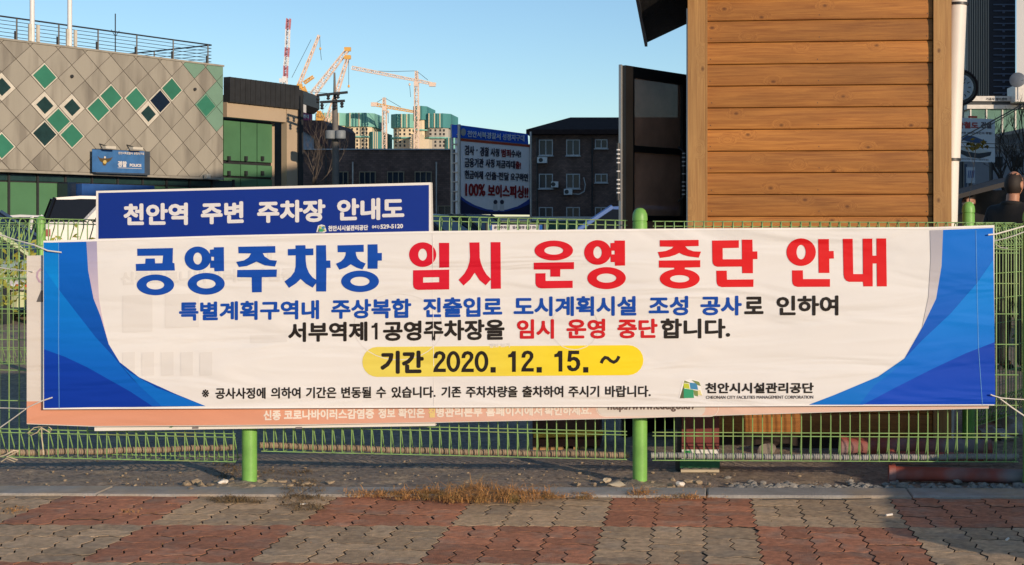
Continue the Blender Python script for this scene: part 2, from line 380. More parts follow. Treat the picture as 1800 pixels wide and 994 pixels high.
def screen(p): return (PX + p.x * F / p.y, PY + (CH - p.z) * F / p.y)
def vis(c):
    p = PV(c[0] + .08, c[1] + .06, 0); x, y = screen(p); return (0 if (-30 < x < 1830 and y < 1030) else 1, -p.y * -1)
cand.sort(key=vis)
stuffm = {0: M(), 1: M()}
for n_, (uu, vv, horiz, c) in enumerate(cand):
    z = rnd.uniform(-.0018, .0012); me = base_meshes[(1 if horiz else 0, c)]
    if n_ < 296:
        o = bpy.data.objects.new('paver', me); COL.objects.link(o); o.parent = bedo
        o.location = PV(uu, vv, z); o.rotation_euler = (rnd.uniform(-.008, .008), rnd.uniform(-.012, .012), TH + rnd.uniform(-.008, .008))
    else:
        mt = Matrix.Translation(PV(uu, vv, z)) @ Matrix.Rotation(TH, 4, 'Z')
        stuffm[c].add([mt @ v.co for v in me.vertices], [tuple(p.vertices) for p in me.polygons])
for c in (0, 1): part('paver_field', stuffm[c], (m_red, m_gry)[c], bedo, kind='stuff')

# kerb stones (top level with the pavers)
m_kerb = mat('kerb_concrete', (.34, .32, .29), .85, var=.2, vscale=9, bump=.3, bscale=90, col2=(.42, .32, .21), c2amt=.9, c2scale=2.2, rand=.06)
kb = M(); kb.quad(PV(-9, -.005, -.03), PV(8, -.005, -.03), PV(8, .2, -.03), PV(-9, .2, -.03)); kerb = struct('kerb', kb, m_joint)
for k in range(-6, 6):
    a, b = 1.132 + k * 1.0 + .003, 1.132 + (k + 1) * 1.0 - .003
    q = M(); zt = .012 + rnd.uniform(-.002, .002); e = .006
    lo = [PV(a, .002, -.15), PV(b, .002, -.15), PV(b, .205, -.15), PV(a, .205, -.15)]
    mi = [p + Vector((0, 0, .15 + zt - e)) for p in lo]; tp = [PV(a + e, .002 + e, zt), PV(b - e, .002 + e, zt), PV(b - e, .205 - e, zt), PV(a + e, .205 - e, zt)]
    q.add(lo + mi + tp, [(8, 9, 10, 11)] + [(r * 4 + i, r * 4 + (i + 1) % 4, (r + 1) * 4 + (i + 1) % 4, (r + 1) * 4 + i) for r in (0, 1) for i in range(4)])
    part('kerb_stone', q, m_kerb, kerb)

# ------------------------------------------------------------------ the front fence
def fence_wire(r=.0031):
    path = [(0, 0, 1.205), (0, .066, 1.300), (0, .072, 1.322), (0, .056, 1.338), (0, .026, 1.342), (0, .006, 1.332), (0, 0, 1.31), (0, 0, .135), (0, .004, .118), (0, .066, .116), (0, .074, .126), (0, .004, .262)]
    return M().tube(path, r, 5)
def fence(name, label, A, B, npan, posts, zs=None, sp=.05, dome=1.42, base=-.015, skip_ends=()):
    A, B = Vector(A), Vector(B); d = (B - A).normalized(); back = Vector((-d.y, d.x, 0)); L_ = (B - A).length / npan
    t = thing(name, label, 'fence', tuple(A))
    def place(o, p): o.location = p - A; o.rotation_euler = (0, 0, math.atan2(d.y, d.x)); return o
    wm = fence_wire().mesh('wire', m_wire, smooth=60)
    pm = M().lathe((0, 0, 0), [(.0375, base), (.0375, dome - .075), (.0345, dome - .073), (.0345, dome - .068), (.039, dome - .066), (.039, dome - .052), (.0365, dome - .03), (.028, dome - .012), (.015, dome - .002), (.003, dome)], 24).mesh('post', m_green, smooth=35)
    for k in posts:
        o = part('post', pm, None, t); place(o, A + d * (L_ * k) + back * .012)
    for k in range(npan):
        dz0, dz1 = (zs[k] if zs else (0, 0)); n = int((L_ - .1) / sp); s0 = .05 + (L_ - .1 - (n - 1) * sp) / 2
        for i in range(n):
            s = s0 + i * sp; dz = dz0 + (dz1 - dz0) * i / (n - 1)
            o = part('wire', wm, None, t); place(o, A + d * (L_ * k + s) + Vector((rnd.uniform(-.0015, .0015), 0, dz)))
        a = A + d * (L_ * k + s0 - .012); b = A + d * (L_ * k + s0 + (n - 1) * sp + .012)
        hz = [(1.205, -.0055), (1.188, -.0055), (1.032, -.0055), (.876, -.0055), (.72, -.0055), (.564, -.0055), (.408, -.0055), (.262, -.0055), (.244, -.0055), (.118, -.004), (.128, .08), (1.318, .079), (1.343, .04)]
        for z, y in hz:
            q = M().tube([a + Vector((0, 0, z + dz0)) + back * y, b + Vector((0, 0, z + dz1)) + back * y], .0028, 5)
            part('cross_wire', q, m_wire, t, smooth=60)
    return t
front = fence('mesh_fence', 'green wire mesh fence with rolled edges and domed posts carrying the banners', (-4.215, 7.0, 0), (3.805, 7.0, 0), 4, (0, 1, 2, 3, 4), [(.04, .0), (.055, .012), (.008, .0), (.0, .0)])  # rightmost panel is unseen, added to hold the shade-casting banner
fence('mesh_fence', 'green wire mesh fence running back behind the right end of the banner', (1.745, 8.2, 0), (4.0, 11.54, 0), 2, (0, 1, 2), dome=1.475)
fence('mesh_fence', 'green wire mesh fence farther back beside the white estate car', (-9.6, 12.2, 0), (-5.62, 12.0, 0), 2, (0, 1, 2), dome=1.42)

# corrugated conduits lying in the bottom fold of the fence
def conduit(x0, z0, x1, z1, m, label):
    q = M(); n = int((x1 - x0) / .0045); pts = []; rs = []
    for i in range(n):
        s = i / (n - 1); pts.append((x0 + (x1 - x0) * s, 7.052 + .003 * math.sin(s * 7), z0 + (z1 - z0) * s - .006 * math.sin(s * math.pi) + .002 * math.sin(s * 31)))
        rs.append(.0165 if (i // 1) % 2 else .0132)
    q.tube(pts, rs, 10); solo('conduit', q, m, label, 'pipe', 'corrugated conduits in the fence fold', smooth=60)
mc1 = mat('brown_conduit', (.30, .22, .15), .7, var=.2, vscale=10); mc2 = mat('grey_conduit', (.34, .33, .32), .7, var=.2, vscale=10)
conduit(-3.9, .152, -2.30, .185, mc1, 'brown corrugated pipe in the fence fold left of the leftmost front post')
conduit(-2.17, .195, -.26, .145, mc1, 'brown corrugated pipe in the fence fold between the two front posts')
conduit(-.15, .142, 1.75, .137, mc2, 'grey corrugated pipe in the fence fold right of the middle post')

# ------------------------------------------------------------------ the guide sign behind the banners
m_navy = mat('navy_print', lin(4, 42, 135), .35, var=.05)
m_lett = mat('white_print', (.72, .70, .70), .5, var=.03)
m_signw = mat('sign_white', (.80, .77, .72), .45, var=.04)
SY = 6.90
ssurf = lambda x, y, d=0.: P(x, y, SY - d)
gs = thing('guide_sign', 'parking guide sign board with navy heading strip behind the banner', 'sign', tuple(P(466, 757, SY)))
q = M()
c4 = [P(169, 336, SY), P(757, 321, SY), P(765, 749, SY), P(166, 758, SY)]
q.prism(c4, (0, .05, 0)); part('board', q, m_signw, gs)
q = M(); flat(q, [[(173, 339.5), (754, 325.5), (754, 408), (173, 420)]], ssurf, .002); part('heading_strip', q, m_navy, gs)
q = M()
for b_, bx in (("천안역", (217, 358.5, 397, 330.3, 356.5, 396)), ("주변", (353, 356, 395, 428.4, 354, 393)), ("주차장", (452, 353.5, 392.5, 572, 350.5, 390.5)), ("안내도", (592.4, 349.5, 389, 710.7, 347.5, 386))):
    text(q, b_, bx, ssurf, 1.75, .0035)
part('lettering', q, m_lett, gs)
q = M(); text(q, "천안시시설관리공단", (576.8, 397, 407, 647, 395.5, 405), ssurf, .45, .0035); text(q, "041)", (653.8, 396.5, 403.5, 667, 396, 402.8), ssurf, .3, .0035); text(q, "529-5120", (668.5, 395, 402.8, 708.5, 393.8, 401.5), ssurf, .45, .0035)
part('lettering', q, m_lett, gs)
LOGO = [((.02, 1.0), (.22, .18), (.24, 1.0), (.1, 1.0)), ((.24, .05), (.46, .16), (.46, .2), (.2, .17)), ((.19, .2), (.42, .22), (.47, .5), (.2, .45)), ((.46, .16), (.78, .2), (.84, .55), (.5, .5)),
        ((.2, .48), (.62, .54), (.66, .98), (.2, .99)), ((.54, .02), (.88, .12), (.96, .35), (.82, .3)), ((.62, .56), (.82, .6), (.84, .9), (.68, .86)), ((.82, .58), (.93, .56), (1.02, .85), (.84, .82))]
LCOL = [(.10, .11, .05), (.22, .25, .06), (.52, .58, .04), (.05, .24, .45), (.03, .33, .16), (.20, .26, .08), (.2, .28, .08), (.75, .68, .3)]
def logo(par, surf, x0, y0, x1, y1, dep):
    for k, (l, c) in enumerate(zip(LOGO, LCOL)):
        q = M(); flat(q, [[(x0 + a * (x1 - x0), y0 + b * (y1 - y0)) for a, b in l]], surf, dep + k * .00012)
        part('emblem_patch', q, mat('emblem_%d' % k, c, .5, var=.05), par)
q = M(); flat(q, [[(556, 408.5), (559, 397), (565, 395), (571, 396.5), (574, 407), (570, 409.3)]], ssurf, .0028); part('emblem_ground', q, m_lett, gs)
logo(gs, ssurf, 558, 397, 573, 408, .0035)
q = M(); flat(q, [[(297, 752), (303, 747.5), (309, 747), (302, 752)], [(338, 748), (348, 748), (348, 751), (338, 751)], [(520, 746.5), (530, 746), (530, 749), (520, 749.5)]][:1], ssurf, .0035)
part('print_mark', q, mat('mark_green', (.05, .25, .1), .6), gs)
for x in (338, 520):
    q = M(); flat(q, [[(x, 751), (x + 11, 750.7), (x + 11, 754), (x, 754.3)]], ssurf, .0035); part('print_mark', q, mat('mark_grey', (.2, .17, .18), .6), gs)

# ------------------------------------------------------------------ the two banners
def wr(X, Z): return .0045 * math.sin(X * 2.1 + Z * 2) + .003 * math.sin(X * 4.7 - Z * 5 + 1) + .0014 * math.sin(Z * 14 + .8 * math.sin(X * 2.2))
def bsurf_at(Y0):
    def s(x, y, d=0.):
        p = P(x, y, Y0); k = Y0 - wr(p.x, p.z) - d; return P(x, y, k)
    return s
S1 = bsurf_at(6.875); S2 = bsurf_at(6.845)
def lerp(a, b, t): return a + (b - a) * t
def edge(pts, x):
    for (x0, y0), (x1, y1) in zip(pts, pts[1:]):
        if x <= x1: return lerp(y0, y1, (x - x0) / (x1 - x0))
    return pts[-1][1]
def cloth(xs, top, bot, surf, ny=22, th=.0012, d0=0.):
    q = M(); k = len(xs)
    for side in (0, 1):
        for j in range(ny + 1):
            for x in xs:
                t, b = edge(top, x), edge(bot, x); q.v.append(surf(x, lerp(t, b, j / ny), d0 - side * th))
    o = k * (ny + 1)
    for j in range(ny):
        for i in range(k - 1):
            a = j * k + i; q.f.append((a, a + k, a + k + 1, a + 1)); q.f.append((o + a, o + a + 1, o + a + k + 1, o + a + k))
    bd = [i for i in range(k)] + [j * k + k - 1 for j in range(1, ny + 1)] + [ny * k + i for i in range(k - 2, -1, -1)] + [j * k for j in range(ny - 1, 0, -1)]
    for a, b in zip(bd, bd[1:] + bd[:1]): q.f.append((a, b, o + b, o + a))
    return q
# older peach banner underneath
m_peachw = fabric_mat('old_banner_white', (.68, .63, .58))
m_peach = fabric_mat('old_banner_peach', lin(216, 152, 124), lin(222, 190, 176), -2.4, .1)  # pales to the right: light through the unbacked cloth put into the colour
m_peach_l = fabric_mat('old_banner_letter', (.8, .72, .64))
m_yel_l = fabric_mat('old_banner_letter_yellow', (.78, .6, .25))
ob = thing('banner', 'older peach and white banner showing below and left of the new banner', 'banner', tuple(P(900, 745, 6.88)))
xs1 = [47 + (1738 - 47) * i / 120 for i in range(121)]
bt1 = [(47, 746), (166, 750.5), (500, 748), (768, 743.5), (1100, 736), (1500, 724), (1738, 718.5)]
tp1 = [(47, 450), (75, 449), (90, 449), (1738, 440)]
part('cloth', cloth(xs1, tp1, bt1, S1), m_peachw, ob, smooth=60)
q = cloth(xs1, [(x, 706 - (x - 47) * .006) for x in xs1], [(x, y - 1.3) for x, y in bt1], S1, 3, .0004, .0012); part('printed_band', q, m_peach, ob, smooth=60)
q = M()
for b_, bx in (("신종", (463, 721.5, 739.5, 493.7, 721, 739)), ("코로나바이러스감염증", (498.7, 721, 739, 657.8, 718.5, 736.5)), ("정보", (664.7, 718.3, 736, 695, 718, 735.5)), ("확인은", (700, 718, 735.5, 746.8, 717.5, 735)),
               ("병관리본부", (766, 716.5, 734, 848, 715.5, 733)), ("홈페이지에서", (854, 715, 732.5, 953, 713.5, 731)), ("확인하세요.", (957, 713.5, 731, 1040, 712.5, 730))):
    text(q, b_, bx, S1, .8, .0024)
part('lettering', q, m_peach_l, ob)
q = M(); text(q, "질", (753, 717.3, 734.6, 765, 717, 734.2), S1, .8, .0024); part('lettering', q, m_yel_l, ob, label='small yellow first syllable among the pale letters')
q = M()
def pill(x0, x1, yc, r, sl=0.): 
    return [(x0 + r + r * math.cos(t), yc + r * math.sin(t) + sl * x0) for t in [math.pi / 2 + math.pi * k / 10 for k in range(11)]] + [(x1 - r + r * math.cos(t), yc + r * math.sin(t) + sl * x1) for t in [-math.pi / 2 + math.pi * k / 10 for k in range(11)]]
flat(q, [pill(1050, 1240, 718.5, 13, 0)], S1, .002, 40); part('address_pill', q, m_peachw, ob)
q = M(); stroke(q, pill(1048, 1263, 717.5, 15, 0), 1.1, S1, .0024, True); part('pill_outline', q, m_peach_l, ob)
q = M(); text(q, "http://www.cdc.go.kr/", (1068, 707, 725, 1222, 706, 724), S1, .7, .0027); part('lettering', q, mat('brown_print', (.13, .09, .08), .6), ob)
q = M(); stroke(q, [(72, 473), (66, 479), (65, 487), (69, 495), (74, 497)], 3.2, S1, .0024); part('printed_mark', q, fabric_mat('mauve', (.5, .35, .45)), ob)
q = M(); flat(q, [[(64, 531), (72, 511), (76, 511), (76, 531)]], S1, .0024); part('printed_mark', q, mat('dark_mark', (.12, .11, .11), .6), ob)

# new banner
m_cloth = fabric_mat('banner_white', (.765, .745, .725))
m_hem = fabric_mat('banner_hem', (.86, .84, .82))
nb = thing('banner', 'new white banner with blue corners announcing the car park closure in large letters', 'banner', tuple(P(912, 716, 6.85)))
xs2 = [76 + (1748 - 76) * i / 150 for i in range(151)]
tp2 = [(76, 423.5), (170, 421), (400, 414), (765, 406.5), (1200, 402), (1640, 399.5), (1748, 396)]
bt2 = [(76, 720), (400, 718.5), (765, 717), (1250, 715), (1748, 713)]
part('cloth', cloth(xs2, tp2, bt2, S2, 26), m_cloth, nb, smooth=60)
for e in (0, 1):
    q = M(); l = tp2 if e == 0 else bt2; sg = 1 if e == 0 else -1
    a = [(x, edge(l, x) + (0 if e == 0 else -3.2)) for x in xs2]; b = [(x, edge(l, x) + (3.6 if e == 0 else 0)) for x in xs2]
    part('hem', cloth(xs2, a, b, S2, 1, .0006, .0022), m_hem, nb, smooth=60)
Z1 = 2.615
Lp = lambda pts: [(x / Z1, y / Z1 + 380) for x, y in pts]
Rp = lambda pts: [(x / Z1 + 1200, y / Z1 + 380) for x, y in pts]
b_hi, b_mid, b_lo, b_cy = lin(0, 110, 205), lin(0, 92, 190), lin(0, 62, 165), lin(0, 125, 215)
wing = [
 (Lp([(201, 120), (397, 118), (405, 250), (430, 380), (462, 460), (500, 590), (550, 672), (640, 742), (800, 815), (945, 874), (203, 884)]), fabric_mat('wing_blue', lin(0, 98, 196), lin(0, 66, 160), 1.25, .55, 2), .002),
 (Lp([(397, 118), (445, 117), (449, 250), (455, 380), (467, 450), (482, 520), (499, 586), (462, 460), (430, 380), (405, 250)]), fabric_mat('wing_grey', lin(165, 160, 190), lin(205, 190, 205), 1.25, .9, 2), .0026),
 (Lp([(202, 240), (270, 338), (360, 455), (440, 558), (520, 645), (600, 742), (742, 874), (700, 874), (600, 808), (400, 695), (300, 648), (202, 612)]), fabric_mat('wing_light', lin(0, 122, 212), lin(0, 90, 190), 1.1, .45, 2), .0026),
 (Lp([(202, 612), (300, 648), (400, 695), (600, 808), (700, 874), (203, 884)]), fabric_mat('wing_deep', lin(0, 66, 175), lin(0, 52, 160), .9, .45, 2), .0026),
 (Lp([(560, 690), (600, 722), (720, 790), (835, 832), (945, 874), (742, 874), (640, 780)]), fabric_mat('wing_tail', lin(0, 105, 200)), .0032),
 (Lp([(201, 122), (270, 122), (270, 338), (202, 240)]), fabric_mat('wing_strip', lin(0, 120, 205), lin(0, 140, 225), 1.25, .95, 2), .0026),
 (Rp([(1197, 64), (1427, 55), (1437, 866), (580, 868), (700, 822), (900, 738), (1020, 655), (1100, 515), (1165, 380), (1190, 230)]), fabric_mat('wing_blue_r', lin(0, 112, 212), lin(0, 74, 180), 1.3, .55, 2), .002),
 (Rp([(1137, 66), (1197, 64), (1190, 230), (1165, 380), (1100, 515), (1130, 370), (1140, 200)]), fabric_mat('wing_grey_r', lin(170, 168, 178), lin(200, 195, 198), 1.3, .9, 2), .0026),
 (Rp([(1429, 200), (1350, 312), (1230, 450), (1100, 572), (1030, 645), (985, 700), (880, 780), (812, 868), (830, 868), (980, 788), (1150, 702), (1300, 632), (1434, 580)]), fabric_mat('wing_light_r', lin(0, 132, 225), lin(0, 100, 205), 1.1, .45, 2), .0026),
 (Rp([(1434, 580), (1437, 866), (830, 867), (980, 788), (1150, 702), (1300, 632)]), fabric_mat('wing_deep_r', lin(0, 62, 172), lin(0, 70, 190), .9, .45, 2), .0026),
 (Rp([(1020, 655), (1030, 645), (985, 700), (880, 780), (812, 868), (580, 868), (700, 822), (900, 738)]), fabric_mat('wing_tail_r', lin(0, 112, 205)), .0032),
]
for l, mm, dep in wing:
    q = M(); flat(q, [l], S2, dep, 22); part('printed_wing', q, mm, nb, smooth=60)
m_seam = fabric_mat('seam', lin(110, 170, 225))
for l in ([(103, 427), (103.5, 500), (103, 600), (104, 719)], [(1715.5, 405), (1717.5, 500), (1720, 610), (1727, 712)]):
    l = [(lerp(a[0], b[0], k / 12), lerp(a[1], b[1], k / 12)) for a, b in zip(l, l[1:]) for k in range(12)] + [l[-1]]
    q = M(); stroke(q, l, .8, S2, .0042); part('seam', q, m_seam, nb)
# ghost of the older print showing through the thin cloth
m_ghost = fabric_mat('show_through', (.715, .69, .665)); q = M()
text(q, "신종코로나바이러스감염증", (212, 478, 502, 520, 470, 494), S2, 1.4, .0014)
for a in ([(215, 520), (268, 518), (268, 583), (215, 585)], [(290, 518), (350, 516), (350, 575), (290, 577)], [(440, 590), (505, 588), (505, 601), (440, 603)], [(470, 430), (478, 430), (478, 455), (470, 455)]): flat(q, [a], S2, .0016, 30)
for k in range(5): flat(q, [[(215 + k * 34, 620), (237 + k * 34, 619), (237 + k * 34, 660), (215 + k * 34, 661)]], S2, .0016, 30)
text(q, "정보 보기", (860, 604, 612, 896, 603, 611), S2, .3, .0016); stroke(q, ring(700, 575, 78, 58, 30), 1.2, S2, .0016, True); stroke(q, ring(1010, 575, 42, 40, 24), 1.2, S2, .0016, True)
part('show_through_print', q, m_ghost, nb)
stroke(q := M(), [(760.5, 409), (761, 470), (762, 600), (763, 714)], 1.0, S2, .0024); part('fold_line', q, fabric_mat('fold', (.84, .8, .76)), nb)
# heading, drawn stroke by stroke
K = 1800 / 230
def gp(o, l): return [(o[0] + x / K, o[1] + y / K) for x, y in l]
H1, H2, H3, H4, H5, H6 = (230, 420), (450, 415), (700, 410), (910, 410), (1140, 405), (1360, 405)
def O(o, cx, cy, rx, ry, hx, hy): return [gp(o, ring(cx, cy, rx, ry)), gp(o, ring(cx, cy, hx, hy)[::-1])]
blue = [
 [gp(H1, [(88, 138), (580, 128), (575, 330), (600, 338), (606, 437), (73, 443), (68, 347), (198, 342), (203, 273), (330, 271), (335, 338), (435, 336), (445, 232), (90, 236)])],
 O(H1, 338, 635, 258, 143, 122, 62), O(H1, 920, 272, 180, 165, 60, 82),
 [gp(H1, [(1088, 150), (1143, 145), (1143, 118), (1280, 115), (1283, 445), (1150, 450), (1147, 402), (1092, 402)]), gp(H1, [(1107, 248), (1107, 298), (1145, 300), (1145, 250)])],
 O(H1, 1037, 620, 255, 150, 130, 64),
 [[(418.9, 434.1), (483.9, 432.9), (484.2, 444.6), (461.8, 445.4), (465.3, 451.4), (474.3, 457.2), (487, 458.6), (483.5, 468.9), (465.3, 466.8), (451.3, 460.3), (434.4, 467.9), (420.1, 469.8), (415.3, 460.6), (429, 458), (437.5, 452.6), (441.5, 445.8), (419.4, 445.6)]],
 [[(417.2, 474.9), (486.8, 474), (486.2, 487.2), (460.2, 487.8), (460.2, 514), (443.1, 514.3), (442.4, 488), (416.8, 487.7)]],
 [gp(H2, [(545, 130), (680, 128), (683, 175), (790, 172), (790, 265), (683, 268), (685, 345), (697, 430), (730, 510), (775, 568), (828, 605), (828, 650), (780, 712), (690, 660), (615, 592), (550, 655), (455, 716), (392, 628), (480, 560), (530, 490), (546, 420), (548, 268), (440, 270), (438, 182), (545, 178)])],
 [gp(H2, [(829, 130), (963, 128), (968, 340), (1022, 338), (1027, 440), (970, 442), (966, 765), (829, 765)])],
 [gp(H2, [(1122, 130), (1482, 122), (1483, 220), (1372, 222), (1380, 270), (1400, 315), (1440, 350), (1510, 380), (1465, 462), (1380, 435), (1304, 390), (1240, 435), (1148, 466), (1100, 383), (1170, 350), (1210, 312), (1232, 265), (1237, 225), (1125, 225)])],
 [gp(H2, [(1537, 118), (1672, 115), (1675, 236), (1732, 234), (1732, 340), (1675, 342), (1673, 452), (1537, 452)])],
 O(H2, 1432, 625, 260, 148, 132, 63)]
red = [
 O(H3, 337, 297, 187, 170, 60, 82), [gp(H3, [(563, 135), (702, 135), (702, 473), (567, 477)])],
 [gp(H3, [(205, 512), (702, 503), (702, 775), (275, 782), (235, 770), (212, 745), (205, 705)]), gp(H3, [(343, 610), (343, 682), (567, 675), (565, 607)])],
 [gp(H3, [(980, 130), (1118, 128), (1122, 340), (1140, 420), (1170, 495), (1215, 570), (1279, 635), (1205, 718), (1120, 650), (1053, 545), (990, 640), (900, 722), (830, 645), (910, 560), (955, 480), (980, 400), (988, 330)])],
 [gp(H3, [(1273, 125), (1407, 125), (1413, 765), (1277, 768)])],
 O(H4, 497, 240, 265, 137, 130, 57), [gp(H4, [(222, 407), (775, 400), (775, 497), (587, 498), (585, 600), (450, 600), (450, 503), (222, 502)])],
 [gp(H4, [(245, 555), (383, 552), (385, 658), (757, 655), (757, 755), (330, 762), (285, 752), (255, 725), (245, 690)])],
 O(H4, 1100, 267, 185, 170, 58, 82), [gp(H4, [(1277, 138), (1332, 135), (1332, 103), (1476, 103), (1478, 447), (1340, 450), (1337, 400), (1279, 400)]), gp(H4, [(1292, 243), (1292, 293), (1335, 293), (1335, 243)])],
 O(H4, 1223, 620, 265, 152, 135, 63),
 [gp(H5, [(155, 138), (690, 133), (690, 218), (505, 222), (540, 262), (620, 290), (722, 295), (692, 378), (560, 362), (480, 340), (425, 312), (370, 340), (290, 365), (160, 382), (128, 300), (240, 285), (320, 252), (345, 228), (157, 225)])],
 [gp(H5, [(143, 417), (712, 412), (712, 510), (500, 515), (500, 545), (355, 545), (355, 517), (143, 515)])], O(H5, 430, 668, 275, 137, 133, 50),
 [gp(H5, [(875, 142), (1243, 138), (1243, 242), (1020, 247), (1022, 400), (1288, 400), (1285, 130), (1430, 130), (1433, 292), (1497, 290), (1499, 397), (1437, 398), (1437, 592), (1290, 592), (1288, 500), (950, 503), (912, 490), (888, 465), (880, 430)])],
 [gp(H5, [(933, 557), (1077, 556), (1080, 680), (1445, 677), (1443, 780), (1010, 783), (965, 770), (943, 742), (936, 700)])],
 O(H6, 378, 302, 202, 190, 63, 100), [gp(H6, [(613, 122), (760, 122), (762, 287), (825, 285), (829, 390), (765, 392), (768, 588), (620, 588)])],
 [gp(H6, [(253, 552), (402, 552), (405, 672), (775, 672), (775, 778), (330, 780), (288, 768), (263, 742), (255, 700)])],
 [gp(H6, [(952, 118), (1087, 118), (1095, 603), (1230, 603), (1225, 116), (1357, 115), (1360, 350), (1416, 350), (1415, 113), (1548, 113), (1557, 773), (1422, 773), (1418, 458), (1362, 458), (1363, 773), (1235, 773), (1230, 710), (1040, 710), (1000, 695), (972, 660), (962, 610)])]]
m_pb = fabric_mat('print_blue', lin(10, 72, 168)); m_pr = fabric_mat('print_red', lin(208, 20, 46), lin(214, 22, 28), -1.3, .2); m_pk = fabric_mat('print_black', (.018, .014, .012))
m_halo = fabric_mat('print_halo', (.88, .86, .84))
q = M()
for k, L_ in enumerate(blue): flat(q, L_, S2, .0022 + .0002 * (k % 3), 14)
part('heading_lettering', q, m_pb, nb, smooth=60)
q = M()
for k, L_ in enumerate(red): flat(q, L_, S2, .0022 + .0002 * (k % 3), 14)
part('heading_lettering', q, m_pr, nb, smooth=60)
def words(ws, mm, bold, par=nb, surf=S2, dep=.0022, nm='lettering'):
    q = M()
    for b_, bx in ws: text(q, b_, bx, surf, bold, dep)
    part(nm, q, mm, par)
words([("특별계획구역내", (314.6, 531, 564.5, 561, 527.5, 561.5)), ("주상복합", (582.4, 526, 561, 723, 525, 559.5)), ("진출입로", (744, 523.5, 558.5, 883, 522, 557)), ("도시계획시설", (903, 521.5, 556.5, 1118.7, 520.5, 555.5)), ("조성", (1140.5, 520.5, 555.3, 1210, 520.3, 555)), ("공사", (1231.5, 520.3, 555, 1304, 520, 555))], m_pb, 1.35)
words([("로", (1308.5, 521.8, 552.8, 1342.3, 521.6, 552.5)), ("인하여", (1365, 520, 555.3, 1474, 519.6, 555)), ("서부역제", (506.5, 567.2, 602, 646, 565.5, 600)), ("공영주차장을", (673.5, 565, 600, 887, 561, 598)), ("합니다.", (1161.6, 560, 596, 1283.6, 560, 595))], m_pk, 1.35)
q = M(); flat(q, [[(653.2, 573), (657, 572), (659.5, 567.8), (663.8, 567.8), (663.8, 597.2), (659.2, 597.2), (659.2, 576.2), (653.2, 577)]], S2, .0022); part('lettering', q, m_pk, nb)
words([("임시", (908.7, 561.5, 596.5, 974, 561.3, 596)), ("운영", (996, 560.7, 596, 1064, 560.5, 595.7)), ("중단", (1085.5, 560.6, 595.5, 1156, 560.4, 595))], fabric_mat('print_red_small', lin(200, 30, 36)), 1.35)
words([("공사사정에", (378.5, 682, 701.8, 467, 681.5, 701.3)), ("의하여", (476.5, 681, 701, 528.5, 681, 701)), ("기간은", (538, 680.5, 700.7, 591.5, 680.3, 700.5)), ("변동될", (600, 680.3, 700.5, 652.6, 680, 700.3)), ("수", (661.5, 680, 700, 678.8, 680, 700)), ("있습니다.", (688.3, 679.8, 700, 765.8, 679.5, 699.7)), ("기존", (776, 679.5, 699.5, 810.8, 679.3, 699.3)),
       ("주차차량을", (819, 679.2, 699.4, 910, 678.8, 699)), ("출차하여", (918, 678.8, 699, 990.4, 678.5, 698.7)), ("주시기", (999.3, 678.5, 698.7, 1053.5, 678.3, 698.5)), ("바랍니다.", (1063.8, 678.2, 698.6, 1144, 678, 698.4))], m_pk, .62)
q = M(); text(q, "※", (355, 685, 699, 367.5, 684.8, 698.8), S2, .3, .0022); part('lettering', q, m_pk, nb)
words([("천안시시설관리공단", (1240, 673.2, 692.2, 1430.5, 672.8, 691.8))], m_pk, .8)
words([("CHEONAN CITY FACILITIES MANAGEMENT CORPORATION", (1241, 696, 701.6, 1429.8, 695.6, 701.2))], fabric_mat('print_grey', (.12, .1, .095)), .12)
q = M(); flat(q, [[(1193, 700), (1200, 670), (1213, 666), (1229, 670), (1235, 694), (1219, 698.5)]], S2, .0016, 20); part('emblem_ground', q, m_halo, nb)
logo(nb, S2, 1194, 667.5, 1233.5, 700.5, .0022)
# yellow pill and the date
q = M(); rr_ = 26.3
flat(q, [pill(636.8, 1131, 640.5, 26.4, -.0062)], S2, .0014, 20)
part('date_pill', q, fabric_mat('pill_yellow', lin(226, 208, 92), lin(240, 214, 36), -1.5, -.3), nb, smooth=60)
Kd = 3.396
dp = lambda l: [(620 + x / Kd, 600 + y / Kd) for x, y in l]
_flat = flat
def flat2(m, loops, surf, depth=0., sub=0):
    _flat(m, loops, surf, depth, sub)
    for l in loops: stroke(m, l, 1.15, surf, depth + .0003, True)
q = M(); text(q, "기간", (668.6, 617, 657.8, 745, 616.5, 657.2), S2, 2.0, .0022); wdt = 17 / Kd
def zero(cx): 
    flat2(q, [dp(ring(cx, 122, 39, 61)), dp(ring(cx, 122, 21, 44)[::-1])], S2, .0022)
def two(x0, dy=0):
    flat2(q, [dp([(x0, y + dy) for x0, y in [(x0 + a, b) for a, b in [(2, 100), (4, 82), (16, 66), (36, 61), (56, 66), (68, 80), (69, 98), (60, 116), (40, 138), (26, 158), (22, 166), (71, 166), (71, 183), (0, 183), (3, 166), (14, 146), (34, 122), (48, 106), (52, 94), (49, 82), (36, 77), (24, 82), (20, 100)]]])], S2, .0022)
def one(x0, w_=42, dy=0): flat2(q, [dp([(x0, 82 + dy), (x0 + 14, 77 + dy), (x0 + 24, 62 + dy), (x0 + w_, 62 + dy), (x0 + w_, 182 + dy), (x0 + w_ - 19, 182 + dy), (x0 + w_ - 19, 94 + dy), (x0, 96 + dy)])], S2, .0022)
two(483); zero(601); two(650); zero(769); one(930); two(1008, -3); one(1206, 44, -2)
flat2(q, [dp([(1290, 59), (1350, 59), (1350, 76), (1306, 76), (1303, 100), (1320, 95), (1340, 100), (1354, 116), (1357, 138), (1349, 162), (1332, 176), (1310, 179), (1292, 172), (1283, 158), (1282, 148), (1301, 146), (1306, 158), (1318, 163), (1331, 157), (1338, 140), (1335, 122), (1322, 112), (1308, 114), (1300, 122), (1284, 120)])], S2, .0022)
